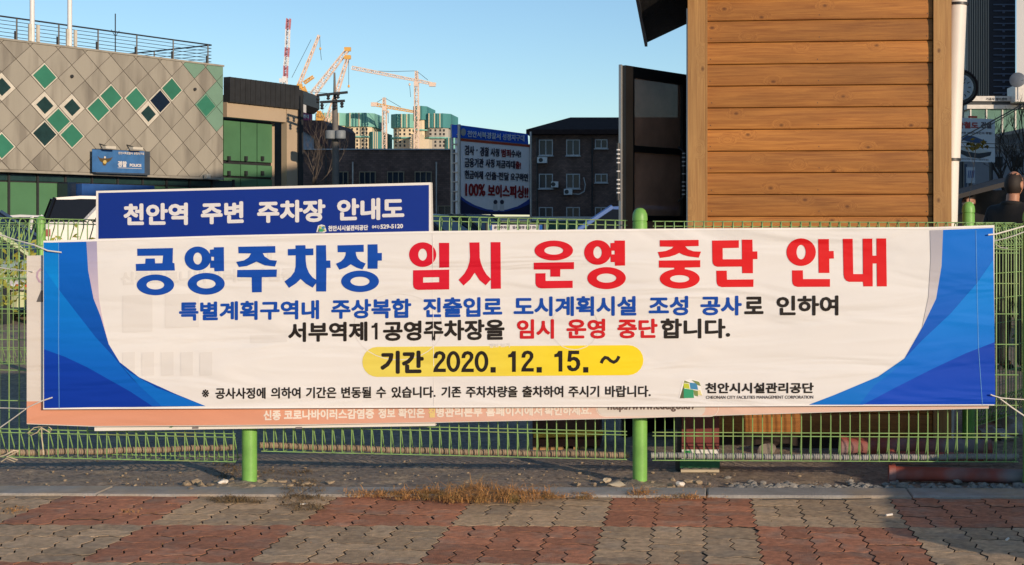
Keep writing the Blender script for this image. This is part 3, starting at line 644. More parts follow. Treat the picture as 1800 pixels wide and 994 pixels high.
for x in (825, 1100, 1378): flat2(q, [dp([(x, 157), (x + 27, 157), (x + 27, 186), (x, 186)])], S2, .0022)
stroke(q, dp([(1483, 132), (1492, 112), (1506, 98), (1522, 101), (1540, 118), (1558, 126), (1574, 118), (1584, 104), (1590, 90)]), 5.6, S2, .0022)
part('date_lettering', q, m_pk, nb)

nb2 = thing('banner', 'unseen plain white banner added beyond the right edge to shade the kiosk foot', 'banner', (2.8, 6.93, .3))  # unseen cloth added to keep sun off the lower kiosk boards
q = M(); gx = [1.90 + .05 * i for i in range(42)]
q.v = [Vector((x, 6.93 + off - wr(x, z), z)) for off in (0, .002) for z in [.28 + .1 * j for j in range(11)] for x in gx]
q.f = [(o * 462 + j * 42 + i, o * 462 + j * 42 + i + 1, o * 462 + (j + 1) * 42 + i + 1, o * 462 + (j + 1) * 42 + i) for o in (0, 1) for j in range(10) for i in range(41)]
part('cloth', q, m_cloth, nb2, smooth=60)
# ropes and knots
def rope(pts, r, label, m=m_rope): 
    q = M(); q.tube(pts, r, 6); return solo('rope', q, m, label, 'rope', smooth=60)
def rp(l, Y=6.84): return [P(x, y, Y + (z if z else 0)) for x, y, z in l]
rope(rp([(108, 444, -.01), (84, 441, -.015), (60, 431, 0), (30, 423, .08), (0, 413, .12), (-40, 402, .14)]), .0035, 'white cord from the top left banner corner up to the fence')
rope(rp([(58, 478, .02), (40, 476, .05), (20, 474, .1), (0, 471, .13), (-30, 468, .14)]), .003, 'thin white cord tied near the top of the old banner')
rope(rp([(92, 699, -.01), (74, 705, -.01), (50, 716, .03), (20, 738, .08), (0, 752, .12), (-30, 770, .14)]), .0032, 'white cord from the bottom left banner corner down to the fence')
rope(rp([(45, 719, .02), (20, 718, .07), (0, 717.5, .13), (-30, 717, .14)]), .0028, 'thin white cord level with the lower left banner corner')
rope(rp([(1737, 413, -.01), (1750, 412, 0), (1772, 406, .08), (1800, 398, .12), (1840, 388, .14)]), .0036, 'white cord from the top right banner corner to the fence')
rope(rp([(1748, 424, .14), (1765, 420, .12), (1785, 414, .12), (1800, 408, .12), (1830, 400, .13)]), .0028, 'thin white cord below the top right banner cord')
rope(rp([(1741, 694, -.01), (1755, 699, .03), (1778, 716, .1), (1800, 731, .13), (1830, 748, .14)]), .0036, 'white cord from the bottom right banner corner down to the fence')
rope(rp([(1743, 695, -.01), (1760, 700, .03), (1785, 702, .12), (1810, 703, .14)]), .0026, 'thin white cord running level from the bottom right banner corner')
rope(rp([(-25, 806, .12), (0, 803, .12), (10, 800, .10), (24, 792, .09), (32, 793, .1), (22, 799, .1), (12, 803, .1), (22, 806, .1), (31, 809, .1), (26, 812, .1), (12, 806, .11), (2, 812, .12)]), .0038, 'cream cord tied in a bow at the bottom left of the fence', mat('cream_cord', (.6, .5, .36), .8))
rope(rp([(74, 750, .1), (60, 752, .1), (49, 762, .1), (54, 766, .1), (66, 760, .1), (74, 750, .1), (84, 749, .1), (91, 755, .1), (88, 761, .1), (78, 755, .1), (73, 752, .1), (74, 775, .12), (77, 800, .12)]), .0026, 'brownish cord looped below the old banner corner', mat('cream_cord', (.6, .5, .36), .8))
rope(rp([(1750, 430, .13), (1760, 436, .12), (1772, 437, .12)]), .0022, 'short loose cord end on the right fence')

# ------------------------------------------------------------------ timber kiosk
def Wp(x, z, off=0.):     # kiosk front plane: x photo column on the wall, z height
    return None
KA = Vector((P(1210, 400, 8.29).x, 8.29, 0)); KB = Vector((P(1671, 400, 8.15).x, 8.15, 0)); kd = (KB - KA).normalized(); kn = Vector((kd.y, -kd.x, 0)); KL = (KB - KA).length
kb_ = -kn
m_board = wood_mat('orange_stained_pine', (.48, .195, .038), (.29, .098, .016)); m_trim = wood_mat('pale_stained_post', (.46, .25, .085), (.33, .16, .05), True, True)
kz = thing('timber_kiosk', 'small kiosk clad in orange brown pine boards behind the fence', 'kiosk', (KA.x, KA.y, 0))
UP = Vector((0, 0, 1))
bh = .1312; zt0 = CH + (400 - 39.3) * 8.287 / F     # a seam line
nb_lo = -9; nb_hi = 3
tw = .105; bl = KL - 2 * tw - .008
k = 0
z = zt0 + 4 * bh
while z > .15:
    z0 = z - bh; q = M(); o_ = KA + kd * (tw + .004); b0 = max(z0, .06)
    # each board laps over the one beneath: profile with shadow groove, rounded lower edge
    prof = [(.0, b0 + .0025), (.017, b0 + .0025), (.0215, b0 + .006), (.023, b0 + .018), (.0225, z - .05), (.0185, z - .012), (.013, z - .001), (0, z - .001)]
    lp = [o_ + kn * a + UP * h for a, h in prof]; q.prism(lp, kd * bl); part('board', q, m_board, kz, smooth=30)
    for sx in (.03, bl * .5, bl - .03):
        nq = M(); c_ = o_ + kd * (sx + rnd.uniform(-.006, .006)) + kn * .0225 + UP * (z0 + .03 + rnd.uniform(-.004, .004)); nq.tube([c_, c_ + kn * .0015], .0032, 6); part('nail', nq, m_dark, kz)
    z = z0
q = M(); q.obox(KA + kd * .02 + UP * -.05 - kn * .03, kd * (KL - .04), UP * 2.9, kn * .028); part('back_wall', q, mat('dark_felt', (.03, .02, .015), .9), kz)  # dark backing sheet behind the boards
q = M(); q.obox(KA - UP * .12, kd * tw, UP * 3.05, kn * .045); part('corner_post', q, m_trim, kz)
q = M(); q.obox(KA + kd * (tw + .001) - UP * .12, kd * .012, UP * 3.05, kn * .036); part('corner_bead', q, m_trim, kz)
q = M(); q.obox(KB - kd * tw - UP * .12, kd * tw, UP * 3.05, kn * .05); part('corner_post', q, m_trim, kz)
dp_ = 1.75; Yb = Vector((0, 1, 0))
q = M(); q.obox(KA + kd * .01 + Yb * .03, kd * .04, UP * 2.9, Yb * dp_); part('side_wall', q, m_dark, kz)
q = M(); q.obox(KB - kd * .05 + Yb * .03, kd * .04, UP * 2.9, Yb * dp_); part('side_wall', q, m_board, kz)
q = M(); q.obox(KA + kd * .05 + Yb * (dp_ - .02), kd * (KL - .1), UP * 2.9, Yb * .04); part('rear_wall', q, m_board, kz)
q = M(); q.obox(KA - kd * .012 + Yb * .0 - UP * .1, kd * .022, UP * 2.75, Yb * .05); part('door_jamb', q, m_steel, kz)
# gable roof with ridge running away from the viewer
EX, EZ = -.246, 2.67; RR, RE = KB.x + .01, 2.98; RX, RZ = KA.x + KL / 2, 3.18
q = M(); q.add([(EX, 8.0, EZ), (RX, 8.0, RZ), (RR, 8.0, RE), (RR, 8.0, RE + .09), (RX, 8.0, RZ + .09), (EX, 8.0, EZ + .09), (EX, 10, EZ), (RX, 10, RZ), (RR, 10, RE), (RR, 10, RE + .09), (RX, 10, RZ + .09), (EX, 10, EZ + .09)],
   [(0, 1, 4, 5), (1, 2, 3, 4), (6, 11, 10, 7), (7, 10, 9, 8), (0, 6, 7, 1), (1, 7, 8, 2), (5, 4, 10, 11), (4, 3, 9, 10), (0, 5, 11, 6), (2, 8, 9, 3)])
part('roof', q, mat('black_shingle', (.022, .02, .02), .8, bump=.4, bscale=30, var=.3), kz)
q = M(); q.obox((EX - .012, 7.95, EZ - .02), (.02, 0, 0), (0, 2.1, 0), (0, 0, .14)); part('eave_board', q, m_dark, kz)
q = M(); q.add([(KA.x + .03, 8.3, 2.6), (KA.x + KL - .03, 8.16, 2.6), (RX, 8.2, 3.1), (KA.x + .03, 8.4, 2.6), (KA.x + KL - .03, 8.3, 2.6), (RX, 8.3, 3.1)], [(0, 1, 2), (3, 5, 4), (0, 2, 5, 3), (1, 4, 5, 2)]); part('gable', q, m_board, kz)
# open glazed door
dA = Vector((P(1087.5, 400, 8.6).x, 8.6, 0)); dB = Vector((P(1199, 400, 9.15).x, 9.15, 0)); dd_ = (dB - dA).normalized(); dn = Vector((dd_.y, -dd_.x, 0)); DL = (dB - dA).length
m_df = mat('dark_bronze_frame', (.012, .011, .011), .35, var=.2); m_dg = mat('bronze_glass', (.40, .22, .15), .25, var=.4, vscale=2.5, bump=.03, bscale=3, spec=.4, alpha=.82)
dt = part('door', M().obox(dA - UP * .05, dd_ * .015, UP * 2.395, dn * .018), m_steel, kz)
q = M()
for s0, s1 in ((.015, .105), (DL - .05, DL)): q.obox(dA + dd_ * s0 - UP * .05, dd_ * (s1 - s0), UP * 2.39, dn * .045)
for z0, z1 in ((-.05, .3), (1.36, 1.395), (1.80, 1.84), (2.27, 2.34)): q.obox(dA + dd_ * .105 + UP * z0, dd_ * (DL - .155), UP * (z1 - z0), dn * .043)
part('door_frame', q, m_df, dt)
for z0, z1 in ((.3, 1.36), (1.395, 1.80), (1.84, 2.27)):
    q = M(); q.obox(dA + dd_ * .105 + UP * z0 + dn * .012, dd_ * (DL - .155), UP * (z1 - z0), dn * .01); part('pane', q, m_dg, dt)
for s, nn in ((DL - .1, .085), (-.006, -.0)):
    z0 = 1.52
    q = M(); o_ = dA + dd_ * s + dn * (nn if nn else .0); 
    q.tube([o_ - dn * (.04 if nn else 0) + UP * (z0 + .33), o_ + UP * (z0 + .3), o_ + UP * z0, o_ - dn * (.04 if nn else 0) + UP * (z0 - .03)], .0085, 8); hd = part('handle', q, m_dark, dt, smooth=50)
    for i in range(11):
        if 3 < i < 7 and i != 5: continue
        q = M(); q.tube([o_ + UP * (z0 + .014 + i * .027), o_ + UP * (z0 + .022 + i * .027)], .0118, 8)
        if i < 10: pass
        part('handle_band', q, m_lett, dt)
# downpipe
q = M(); q.tube([P(1690, -60, 8.42), P(1683, 0, 8.42), P(1671, 283, 8.42)], .058, 16); q2 = M(); q2.tube([P(1671, 280, 8.42), P(1664, 560, 8.42), P(1662, 770, 8.42)], .052, 16)
t = thing('downpipe', 'leaning white plastic downpipe beside the right corner of the kiosk', 'pipe', tuple(P(1662, 770, 8.42)))
m_pvc = mat('white_plastic', (.74, .70, .64), .5, var=.06); part('pipe_section', q, m_pvc, t, smooth=50); part('pipe_section', q2, m_pvc, t, smooth=50)
for c in ((1683.5, 8, .061), (1671.2, 281, .060)):
    q = M(); a = P(c[0], c[1], 8.42); q.tube([a + UP * .008, a - UP * .008], c[2] + .003, 16); part('clamp', q, m_dark, t, smooth=50)

# ------------------------------------------------------------------ police station on the left
pd = Vector((1505, 2400, 0)).normalized(); pA = Vector(((392 - PX) * 57 / F, 57, 0)); pn = Vector((pd.y, -pd.x, 0))
psurf = plane_surf(pA, pd)
def U(u, z, off=0.): return pA - pd * u + pn * off + UP * z
def to_uz(x, y):
    p = psurf(x, y, 0.); return (pA - Vector((p.x, p.y, 0))).dot(pd), p.z
ps = thing('police_station', 'police station with diamond patterned beige panels and green glass', 'building', (pA.x, pA.y, .2))
m_pan = mat('beige_panel', (.335, .31, .255), .75, var=.12, vscale=.5, bump=.08, bscale=20, rand=.05, col2=(.22, .20, .165), c2amt=.95, c2scale=1.6, stretch=(1, 1, .14))
m_pgr = mat('green_tint_panel', (.17, .30, .22), .7, var=.1, vscale=.5, rand=.04); m_gap = mat('panel_gap', (.13, .11, .095), .9)
m_cream = mat('cream_frame', (.60, .56, .47), .6); m_gg = mat('green_glass', (.045, .20, .13), .15, var=.2, vscale=.6, spec=.6); m_gk = mat('dark_green_glass', (.02, .05, .05), .12, var=.2, spec=.7); m_nv = mat('navy_glass', (.01, .02, .04), .1, spec=.7)
ZT, ZB, UE = 8.02, 3.39, 16.0
q = M(); q.obox(U(0, ZB, 0), -pd * UE, UP * (ZT - ZB), -pn * 9); part('upper_storey', q, m_gap, ps)
q = M(); q.obox(U(-.02, ZT, .06), -pd * (UE + .1), UP * .07, -pn * 9.1); part('coping', q, m_pan, ps)
q = M(); q.obox(U(-.02, ZB - .09, .04), -pd * (UE + .1), UP * .088, -pn * 9.1); part('soffit_edge', q, m_pan, ps)
cells = {(187, 320): (0, 2, 'g'), (184, 440): (0, 0, 'w'), (240, 503): (1, -1, 'g'), (297, 450): (2, 0, 'w'), (183, 560): (0, -2, 'k'), (297, 565): (2, -2, 'g'), (405, 460): (4, 0, 'g'), (459, 405): (5, 1, 'g'), (563, 415): (7, 1, 'g'), (612, 475): (8, 0, 'w'), (661, 425): (9, 1, 'n'), (712, 377): (10, 2, 'g'), (855, 445): (13, 1, 't'), (0, 360): (-3, 1, 'w'), (0, 607): (-3, -3, 'g')}
A_, bu, bz = [], [], []
for (x, y), (i, j, c) in cells.items():
    u, z = to_uz(x / 2.3667, y / 2.3667); A_.append((i, j, 1)); bu.append(u); bz.append(z)
cu = np.linalg.lstsq(np.array(A_, float), np.array(bu), rcond=None)[0]; cz = np.linalg.lstsq(np.array(A_, float), np.array(bz), rcond=None)[0]
print('LATTICE', cu, cz)
au, u00 = cu[0], cu[2]; bz_, z00 = cz[1], cz[2]
kinds = {(i, j): c for (i, j, c) in cells.values()}; tint = {(14, 2), (14, 0), (14, 4), (12, 4), (15, 1), (15, 3)}
def clip(poly, lo_u, hi_u, lo_z, hi_z):
    for ax, v, sg in ((0, lo_u, 1), (0, hi_u, -1), (1, lo_z, 1), (1, hi_z, -1)):
        out = []
        for a, b in zip(poly, poly[1:] + poly[:1]):
            ia, ib = sg * (a[ax] - v) >= 0, sg * (b[ax] - v) >= 0
            if ia: out.append(a)
            if ia != ib: t_ = (v - a[ax]) / (b[ax] - a[ax]); out.append((a[0] + (b[0] - a[0]) * t_, a[1] + (b[1] - a[1]) * t_))
        poly = out
        if len(poly) < 3: return []
    return poly
def dia(uc, zc, k, g=0.): a = abs(au) * k - g; b = bz_ * k - g; return [(uc - a, zc), (uc, zc - b), (uc + a, zc), (uc, zc + b)]
def slab(poly, off, th, nm, m, par):
    q = M(); q.prism([U(a, b, off) for a, b in poly], pn * th); return part(nm, q, m, par)
for i in range(-14, 18):
    for j in range(-8, 8):
        if (i + j) % 2: continue
        uc, zc = u00 + au * i, z00 + bz_ * j
        c = kinds.get((i, j)); 
        full = clip(dia(uc, zc, 1, .016), .03, UE - .05, ZB + .01, ZT - .01)
        if not full: continue
        if not c: slab(full, .003, .03, 'panel', m_pgr if (i, j) in tint else m_pan, ps); continue
        fr = slab(dia(uc, zc, 1, .02), .003, .045, 'window', m_cream if c != 't' else m_pgr, ps)
        k1 = .84 if c != 'w' else .62
        if c == 'w':
            slab(dia(uc, zc, .74, 0), .048, .012, 'inner_frame', m_cream, fr)
            slab(dia(uc, zc, k1, 0), .060, .006, 'pane', m_gk, fr)
        else: slab(dia(uc, zc, k1, 0), .048, .012, 'pane', {'g': m_gg, 't': m_gg, 'k': m_gk, 'n': m_nv}[c], fr)
for x, y in ((300, 318), (812, 372)):
    a = psurf(x / 2.3667, y / 2.3667, .1); q = M(); q.blob(a, .07, .07, .07, 1, 0, 1); part('ceiling_camera', q, m_dark, ps)
# ground floor glazing, recessed
GO = -.4
q = M(); q.obox(U(-.0 - 1.0, .2, GO - .1), -pd * UE, UP * (ZB - .3), -pn * .2); part('ground_storey', q, m_dark, ps)
m_gg2 = mat('green_tinted_glazing', (.085, .21, .105), .3, var=.15, vscale=.5, bump=.03, bscale=8)
for k in range(12):
    for z0, z1 in ((.3, 2.96), (3.02, 3.24)):
        q = M(); q.obox(U(-.9 + k * 1.12 + .04, z0, GO + .1 - .2), -pd * 1.04, UP * (z1 - z0), pn * .06); part('glazing_panel', q, m_gg2 if z1 < 3 else m_gk, ps)
    q = M(); q.obox(U(-.9 + k * 1.12 - .035, .25, GO - .09), -pd * .07, UP * (ZB - .3), pn * .11); part('mullion', q, m_dark, ps)
# blue entrance box
q = M(); a, _ = to_uz(128, 330); b, _ = to_uz(256, 330); q.obox(U(a, .3, GO + .05), pd * (a - b), UP * 2.65, pn * .9); part('entrance_box', q, mat('blue_cladding', lin(40, 85, 150), .5), ps)
q = M(); a, _ = to_uz(112, 330); b, _ = to_uz(127, 330); q.obox(U(a, .3, GO + .03), pd * (a - b), UP * 2.7, pn * .6); part('entrance_panel', q, m_nv, ps)
# sign on the facade
sg = part('sign', M().obox(U(to_uz(160, 280)[0], to_uz(160, 305)[1], .08), pd * (to_uz(160, 280)[0] - to_uz(255, 280)[0]), UP * (to_uz(160, 262)[1] - to_uz(160, 305)[1]), pn * .22), mat('sign_dark', (.05, .07, .1), .5), ps)
s3 = plane_surf(pA + pn * .3, pd)
q = M(); flat(q, [[(162, 263), (254, 266.5), (254, 305), (162, 302.5)]], s3, .004); part('sign_face', q, mat('police_blue', lin(60, 110, 165), .5), sg)
q = M(); text(q, "경찰", (207, 283, 294, 223, 284, 294.5), s3, .5, .02, .002); text(q, "POLICE", (228, 288, 293.5, 248.5, 288.8, 294), s3, .35, .02, .002); text(q, "천안서북경찰서 성정지구대", (208, 267, 271.5, 253, 268.5, 273), s3, .15, .02, .002)
stroke(q, [(207, 295.3), (249, 297)], .7, s3, .02); part('sign_lettering', q, m_lett, sg)
for nm_, mm, l in (('emblem_wing', mat('emblem_brown', (.10, .07, .03), .5), [(171, 274), (175, 278), (181, 279), (183, 276), (186, 276), (187, 279), (193, 278.5), (198.5, 276), (195, 282), (191, 285), (188, 286), (185.5, 291.5), (181, 291), (180, 286), (176, 284)]), ('emblem_disc', mat('emblem_gold', (.6, .45, .15), .5), ring(184.3, 285, 3.1, 3.3, 14)), ('emblem_head', mat('emblem_white', (.7, .65, .6), .5), ring(184.5, 277, 1.8, 2, 12))):
    q = M(); flat(q, [l], s3, .012 if 'wing' in nm_ else .02); part(nm_, q, mm, sg)
for x in (188, 236):
    q = M(); a = psurf(x, 262 + (x - 188) * .035, .5); q.obox(a - pd * .2, pd * .45, pn * .2, UP * .1); lm = part('sign_lamp', q, m_cream, ps)
    q = M(); q.tube([a + UP * .1, a - pn * .45 + UP * .2], .025, 5); part('lamp_arm', q, m_dark, lm)
a = psurf(359, 314, .2); q = M(); q.obox(a, pd * .2, pn * .15, UP * .18); part('wall_lamp', q, m_cream, ps)
# roof railing
rz0 = ZT + .07; rt = part('railing', M().tube([U(.35, rz0 + .82, -.3), U(14, rz0 + .82, -.3)], .03, 6), m_dark, ps)
for k in range(1, 6): q = M(); q.tube([U(.35, rz0 + .82 - k * .14, -.3), U(14, rz0 + .82 - k * .14, -.3)], .012, 5); part('rail', q, m_dark, rt)
for k in range(1, 6): q = M(); q.tube([U(.35, rz0 + .82 - k * .14, -.3), U(.35, rz0 + .82 - k * .14, -6)], .012, 5); part('rail', q, m_dark, rt)
q = M(); q.tube([U(.35, rz0 + .82, -.3), U(.35, rz0 + .82, -6)], .03, 6); part('rail', q, m_dark, rt)
for x in (38, 112, 181, 249, 313, 374, 0):
    u = to_uz(x, 100)[0] if x else 10.6; q = M(); q.tube([U(max(u, .35), rz0, -.3), U(max(u, .35), rz0 + .82, -.3)], .028, 6); q.obox(U(max(u, .35) + .09, rz0, -.32), pd * .05, UP * .35, pn * .04); part('rail_post', q, m_dark, rt)
q = M(); q.tube([U(.35, rz0, -4), U(.35, rz0 + .82, -4)], .028, 6); part('rail_post', q, m_dark, rt)
for x, nm_ in ((58, 'white flagpole on the police station roof, the left one'), (124, 'white flagpole on the police station roof, the right one')):
    u = to_uz(x, 100)[0]; t = thing('flagpole', nm_, 'flagpole', tuple(U(u, rz0, -.05)), 'flagpoles on the police station roof')
    q = M(); q.lathe(U(u, rz0, -.05), [(.085, 0), (.085, 2.5), (.07, 6)], 10); part('pole', q, m_white, t, smooth=40)
    for k in (-1, 1): q = M(); q.obox(U(u + k * .16 + .05, rz0, .02), pd * .1, UP * .62, pn * .08); part('bracket', q, m_cream, t)
u = to_uz(231, 100)[0]; t = thing('antenna', 'thin whip antenna on the police station roof', 'antenna', tuple(U(u, rz0, -1)))
q = M(); q.tube([U(u, rz0, -1), U(u, rz0 + 1.65, -1)], .022, 5); part('mast', q, m_dark, t)
for s in (-1, 1): q = M(); q.tube([U(u, rz0 + .75, -1), U(u + s * .18, rz0 + 1.0, -1)], .012, 4); part('whisker', q, m_dark, t)
# dark raised roof at the far left
q = M(); q.prism([U(9.0, rz0 + .0, -1.5), U(13, rz0, -1.5), U(13, rz0 + .95, -1.5), U(10.2, rz0 + .75, -1.5), U(9.6, rz0 + .45, -1.5)], -pn * 3); part('roof_structure', q, m_dark, ps)
# glazed hall to the right
hA = Vector(((393 - PX) * 59 / F, 59, 0)); hx = 2460 - PX; hd_ = Vector((hx, 2400, 0)).normalized(); hn = Vector((hd_.y, -hd_.x, 0)); hs = plane_surf(hA, hd_)
def W_(x, y, off=0.): return hs(x, y, off)
hl = lambda x: (hs(x, 300, 0.) - hs(393, 300, 0.)).to_2d().length
zh = lambda y, x=393: hs(x, y, 0.).z
def hb(x0, x1, z0, z1, off, th): return M().obox(hA + hd_ * hl(x0) + UP * z0 + hn * off, hd_ * (hl(x1) - hl(x0)), UP * (z1 - z0), hn * th)
hb_ = thing('glass_hall', 'annex with black fascia, beige surround and tall green glass', 'building', (hA.x, hA.y, .2))
m_be = mat('beige_surround', (.46, .36, .25), .7, var=.06, vscale=.5)
zf1, zf0, zg1 = zh(136), zh(180), zh(206)
part('fascia', hb(393, 516, zf0, zf1, 0, .35), m_dark, hb_)
for k in range(14):
    s = hl(516) * k / 14; q = M().obox(hA + hd_ * s + UP * zf0 + hn * .35, hd_ * .06, UP * (zf1 - zf0), hn * .03); part('fascia_rib', q, m_dark, hb_)
part('lintel', hb(393, 497, zg1, zf0 - .004, -.1, .3), m_be, hb_); part('pier', hb(497.5, 517, .2, zf0 - .004, -.1, .33), m_be, hb_); part('reveal', hb(488, 497, .2, zg1, -.6, .1), m_be, hb_)
part('backing', hb(393, 488, .2, zg1, -.5, .1), m_dark, hb_)
xsg = (393, 401, 431, 460, 487)
for z0, z1 in ((zh(283) + .05, zg1 - .1), (zh(308), zh(283) - .1), (.4, zh(308) - .1)):
    for a, b in zip(xsg, xsg[1:]): part('glass_panel', hb(a + .7, b - .7, z0, z1, -.32, .04), m_gg2, hb_)
for a in xsg[1:-1]:
    for y in (283, 309): q = M(); p = W_(a, y, -.27); q.obox(p - hd_ * .06, hd_ * .12, UP * .2, hn * .1); part('bracket', q, m_dark, hb_)
q = M(); q.obox(hA + hd_ * hl(516.5) + UP * .2 - hn * 8, hn * 8.3, UP * (zf1 - .4), hd_ * .3); part('end_wall', q, m_dark, hb_)
# rooftop box behind fascia
q = M(); q.prism([P(514, 153, 66), P(533, 160, 66), P(533, 183, 66), P(523, 192, 66), P(514, 192, 66)], (0, 3, 0)); solo('roof_unit', q, m_dark, 'black roof unit at the right end of the black fascia', 'roof unit')
q = M(); q.prism([P(517, 182, 64), P(528, 182, 64), P(528, 196, 64), P(517, 196, 64)], (0, 1, 0)); solo('roof_unit', q, m_white, 'small white roof box right of the black fascia', 'roof unit')

# ------------------------------------------------------------------ brick buildings behind
def brick_mat(name, c1, c2, sc):
    m = bpy.data.materials.new(name); m.use_nodes = True; n = m.node_tree.nodes; L = m.node_tree.links; b = n['Principled BSDF']; b.inputs['Roughness'].default_value = .85
    tc = n.new('ShaderNodeTexCoord'); mp = n.new('ShaderNodeMapping'); mp.inputs['Rotation'].default_value = (R(90), 0, 0); L.new(tc.outputs['Object'], mp.inputs[0])
    bt = n.new('ShaderNodeTexBrick'); bt.inputs['Scale'].default_value = sc; bt.inputs['Color1'].default_value = (*c1, 1); bt.inputs['Color2'].default_value = (*c2, 1); bt.inputs['Mortar'].default_value = (.05, .042, .038, 1); bt.inputs['Mortar Size'].default_value = .012
    L.new(mp.outputs[0], bt.inputs['Vector']); ns = n.new('ShaderNodeTexNoise'); ns.inputs['Scale'].default_value = .8; ns.inputs['Detail'].default_value = 5; L.new(tc.outputs['Object'], ns.inputs['Vector'])
    mr = n.new('ShaderNodeMapRange'); mr.inputs[1].default_value = .3; mr.inputs[2].default_value = .7; mr.inputs[3].default_value = .6; mr.inputs[4].default_value = 1.3; L.new(ns.outputs['Fac'], mr.inputs[0])
    vm = n.new('ShaderNodeVectorMath'); vm.operation = 'SCALE'; L.new(bt.outputs['Color'], vm.inputs[0]); L.new(mr.outputs[0], vm.inputs['Scale']); L.new(vm.outputs[0], b.inputs['Base Color']); return m
m_brick = brick_mat('dark_brick', (.20, .12, .095), (.13, .078, .064), 2.2)
m_frame = mat('window_frame_white', (.5, .5, .5), .6); m_tan = mat('window_frame_tan', (.30, .24, .16), .6)
def win(par, x0, y0, x1, y1, Y, mf, split=1, fw=1.6):
    a, b = P(x0, y1, Y), P(x1, y0, Y); f = fw * Y / F
    q = M(); 
    q.box(a.x, b.x, Y - .12, Y - .003, a.z, a.z + f); q.box(a.x, b.x, Y - .12, Y - .003, b.z - f, b.z); q.box(a.x, a.x + f, Y - .12, Y - .003, a.z + f, b.z - f); q.box(b.x - f, b.x, Y - .12, Y - .003, a.z + f, b.z - f)
    for k in range(split): xm = a.x + (b.x - a.x) * (k + 1) / (split + 1); q.box(xm - f / 2, xm + f / 2, Y - .11, Y - .003, a.z + f, b.z - f)
    w_ = part('window', q, mf, par); q = M(); q.box(a.x + f, b.x - f, Y - .05, Y - .004, a.z + f, b.z - f); part('pane', q, m_glass, w_)
    q = M(); q.box(a.x - f, b.x + f, Y - .22, Y - .003, a.z - f * 1.1, a.z - .002); part('sill', q, mf, w_)
    return w_
# three storey house with hipped roof
Y3 = 105.; a = P(932, 236, Y3)
h3 = thing('brick_house', 'three storey dark brick house with hipped roof behind the billboard', 'building', (a.x + 8, Y3, .25))
q = M(); q.box(a.x, a.x + 17, Y3, Y3 + 12, .2, a.z); part('wall', q, m_brick, h3)
e = P(925, 237, Y3 - .6); r0 = P(1001, 206, Y3 + 5)
q = M(); q.add([(e.x, Y3 - .7, a.z - .05), (a.x + 17.7, Y3 - .7, a.z - .05), (a.x + 17.7, Y3 + 12.7, a.z - .05), (e.x, Y3 + 12.7, a.z - .05), (e.x, Y3 - .7, a.z + .3), (a.x + 17.7, Y3 - .7, a.z + .3), (a.x + 17.7, Y3 + 12.7, a.z + .3), (e.x, Y3 + 12.7, a.z + .3), (r0.x, Y3 + 6, r0.z + .05), (a.x + 14, Y3 + 6, r0.z + .05)],
   [(0, 3, 2, 1), (0, 1, 5, 4), (1, 2, 6, 5), (2, 3, 7, 6), (3, 0, 4, 7), (4, 5, 9, 8), (5, 6, 9), (6, 7, 8, 9), (7, 4, 8)]); rf = part('roof', q, mat('brown_roof', (.045, .03, .028), .98, spec=.05, bump=.4, bscale=4, var=.2), h3)
for x0, x1 in ((947.5, 972), (995.6, 1019.6)):
    for y0, y1 in ((246, 274), (306, 332), (364.5, 392)): win(h3, x0, y0, x1, y1, Y3, m_frame)
for y0, y1 in ((245.5, 261.5), (306, 321.5), (364.5, 392)): win(h3, 1046, y0, 1068, y1, Y3, m_frame)
for x0, y0, x1, y1 in ((946, 277.5, 963, 287.5), (970.5, 320, 982.4, 330), (992.6, 333, 1007, 343)):
    p0, p1 = P(x0, y1, Y3), P(x1, y0, Y3); q = M(); q.box(p0.x, p1.x, Y3 - .75, Y3 - .3, p0.z, p1.z); ac = part('air_conditioner', q, m_white, h3)
    q = M(); c_ = (p0 + p1) / 2; r_ = (p1.z - p0.z) * .38; q.tube([(c_.x - .1, Y3 - .76, c_.z), (c_.x - .1, Y3 - .752, c_.z)], r_, 12); part('fan', q, m_dark, ac)
for x in (944, 1041):
    q = M(); q.tube([P(x, 243, Y3 - .15), P(x, 396, Y3 - .15)], .06, 5); part('rain_pipe', q, m_dark, h3)
q = M(); q.tube([P(1026, 312, Y3 - .2), P(1029, 325, Y3 - .2), P(1027, 337, Y3 - .2), P(1018, 342, Y3 - .2), P(1007, 341, Y3 - .2)], .045, 5); part('hose', q, m_frame, h3)
# long low brick building
Y2 = 80.; a = P(515, 264, Y2); b = P(803, 264, Y2)
h2 = thing('brick_building', 'long low dark brick building with tan framed windows', 'building', ((a.x + b.x) / 2, Y2, .25))
q = M(); q.box(a.x, b.x, Y2, Y2 + 10, .2, a.z); part('wall', q, m_brick, h2)
q = M(); q.box(a.x - .1, b.x + .1, Y2 - .12, Y2 + 10, a.z + .002, a.z + .07); part('coping', q, m_frame, h2)
for x0, x1 in ((595, 613), (632, 661), (681, 711), (729.5, 759.5)): win(h2, x0, 302, x1, 335, Y2, m_tan, 2 if x1 - x0 > 25 else 1, 1.4)
for x0, x1 in ((595, 613), (632, 661), (681, 711), (729.5, 759.5), (770, 795)): win(h2, x0, 362, x1, 385, Y2, m_tan, 1, 1.4)
for x, y0 in ((767, 285), (620, 285), (573, 268)): q = M(); q.tube([P(x, y0, Y2 - .15), P(x, 396, Y2 - .15)], .05, 5); part('rain_pipe', q, m_steel if x != 573 else m_dark, h2)
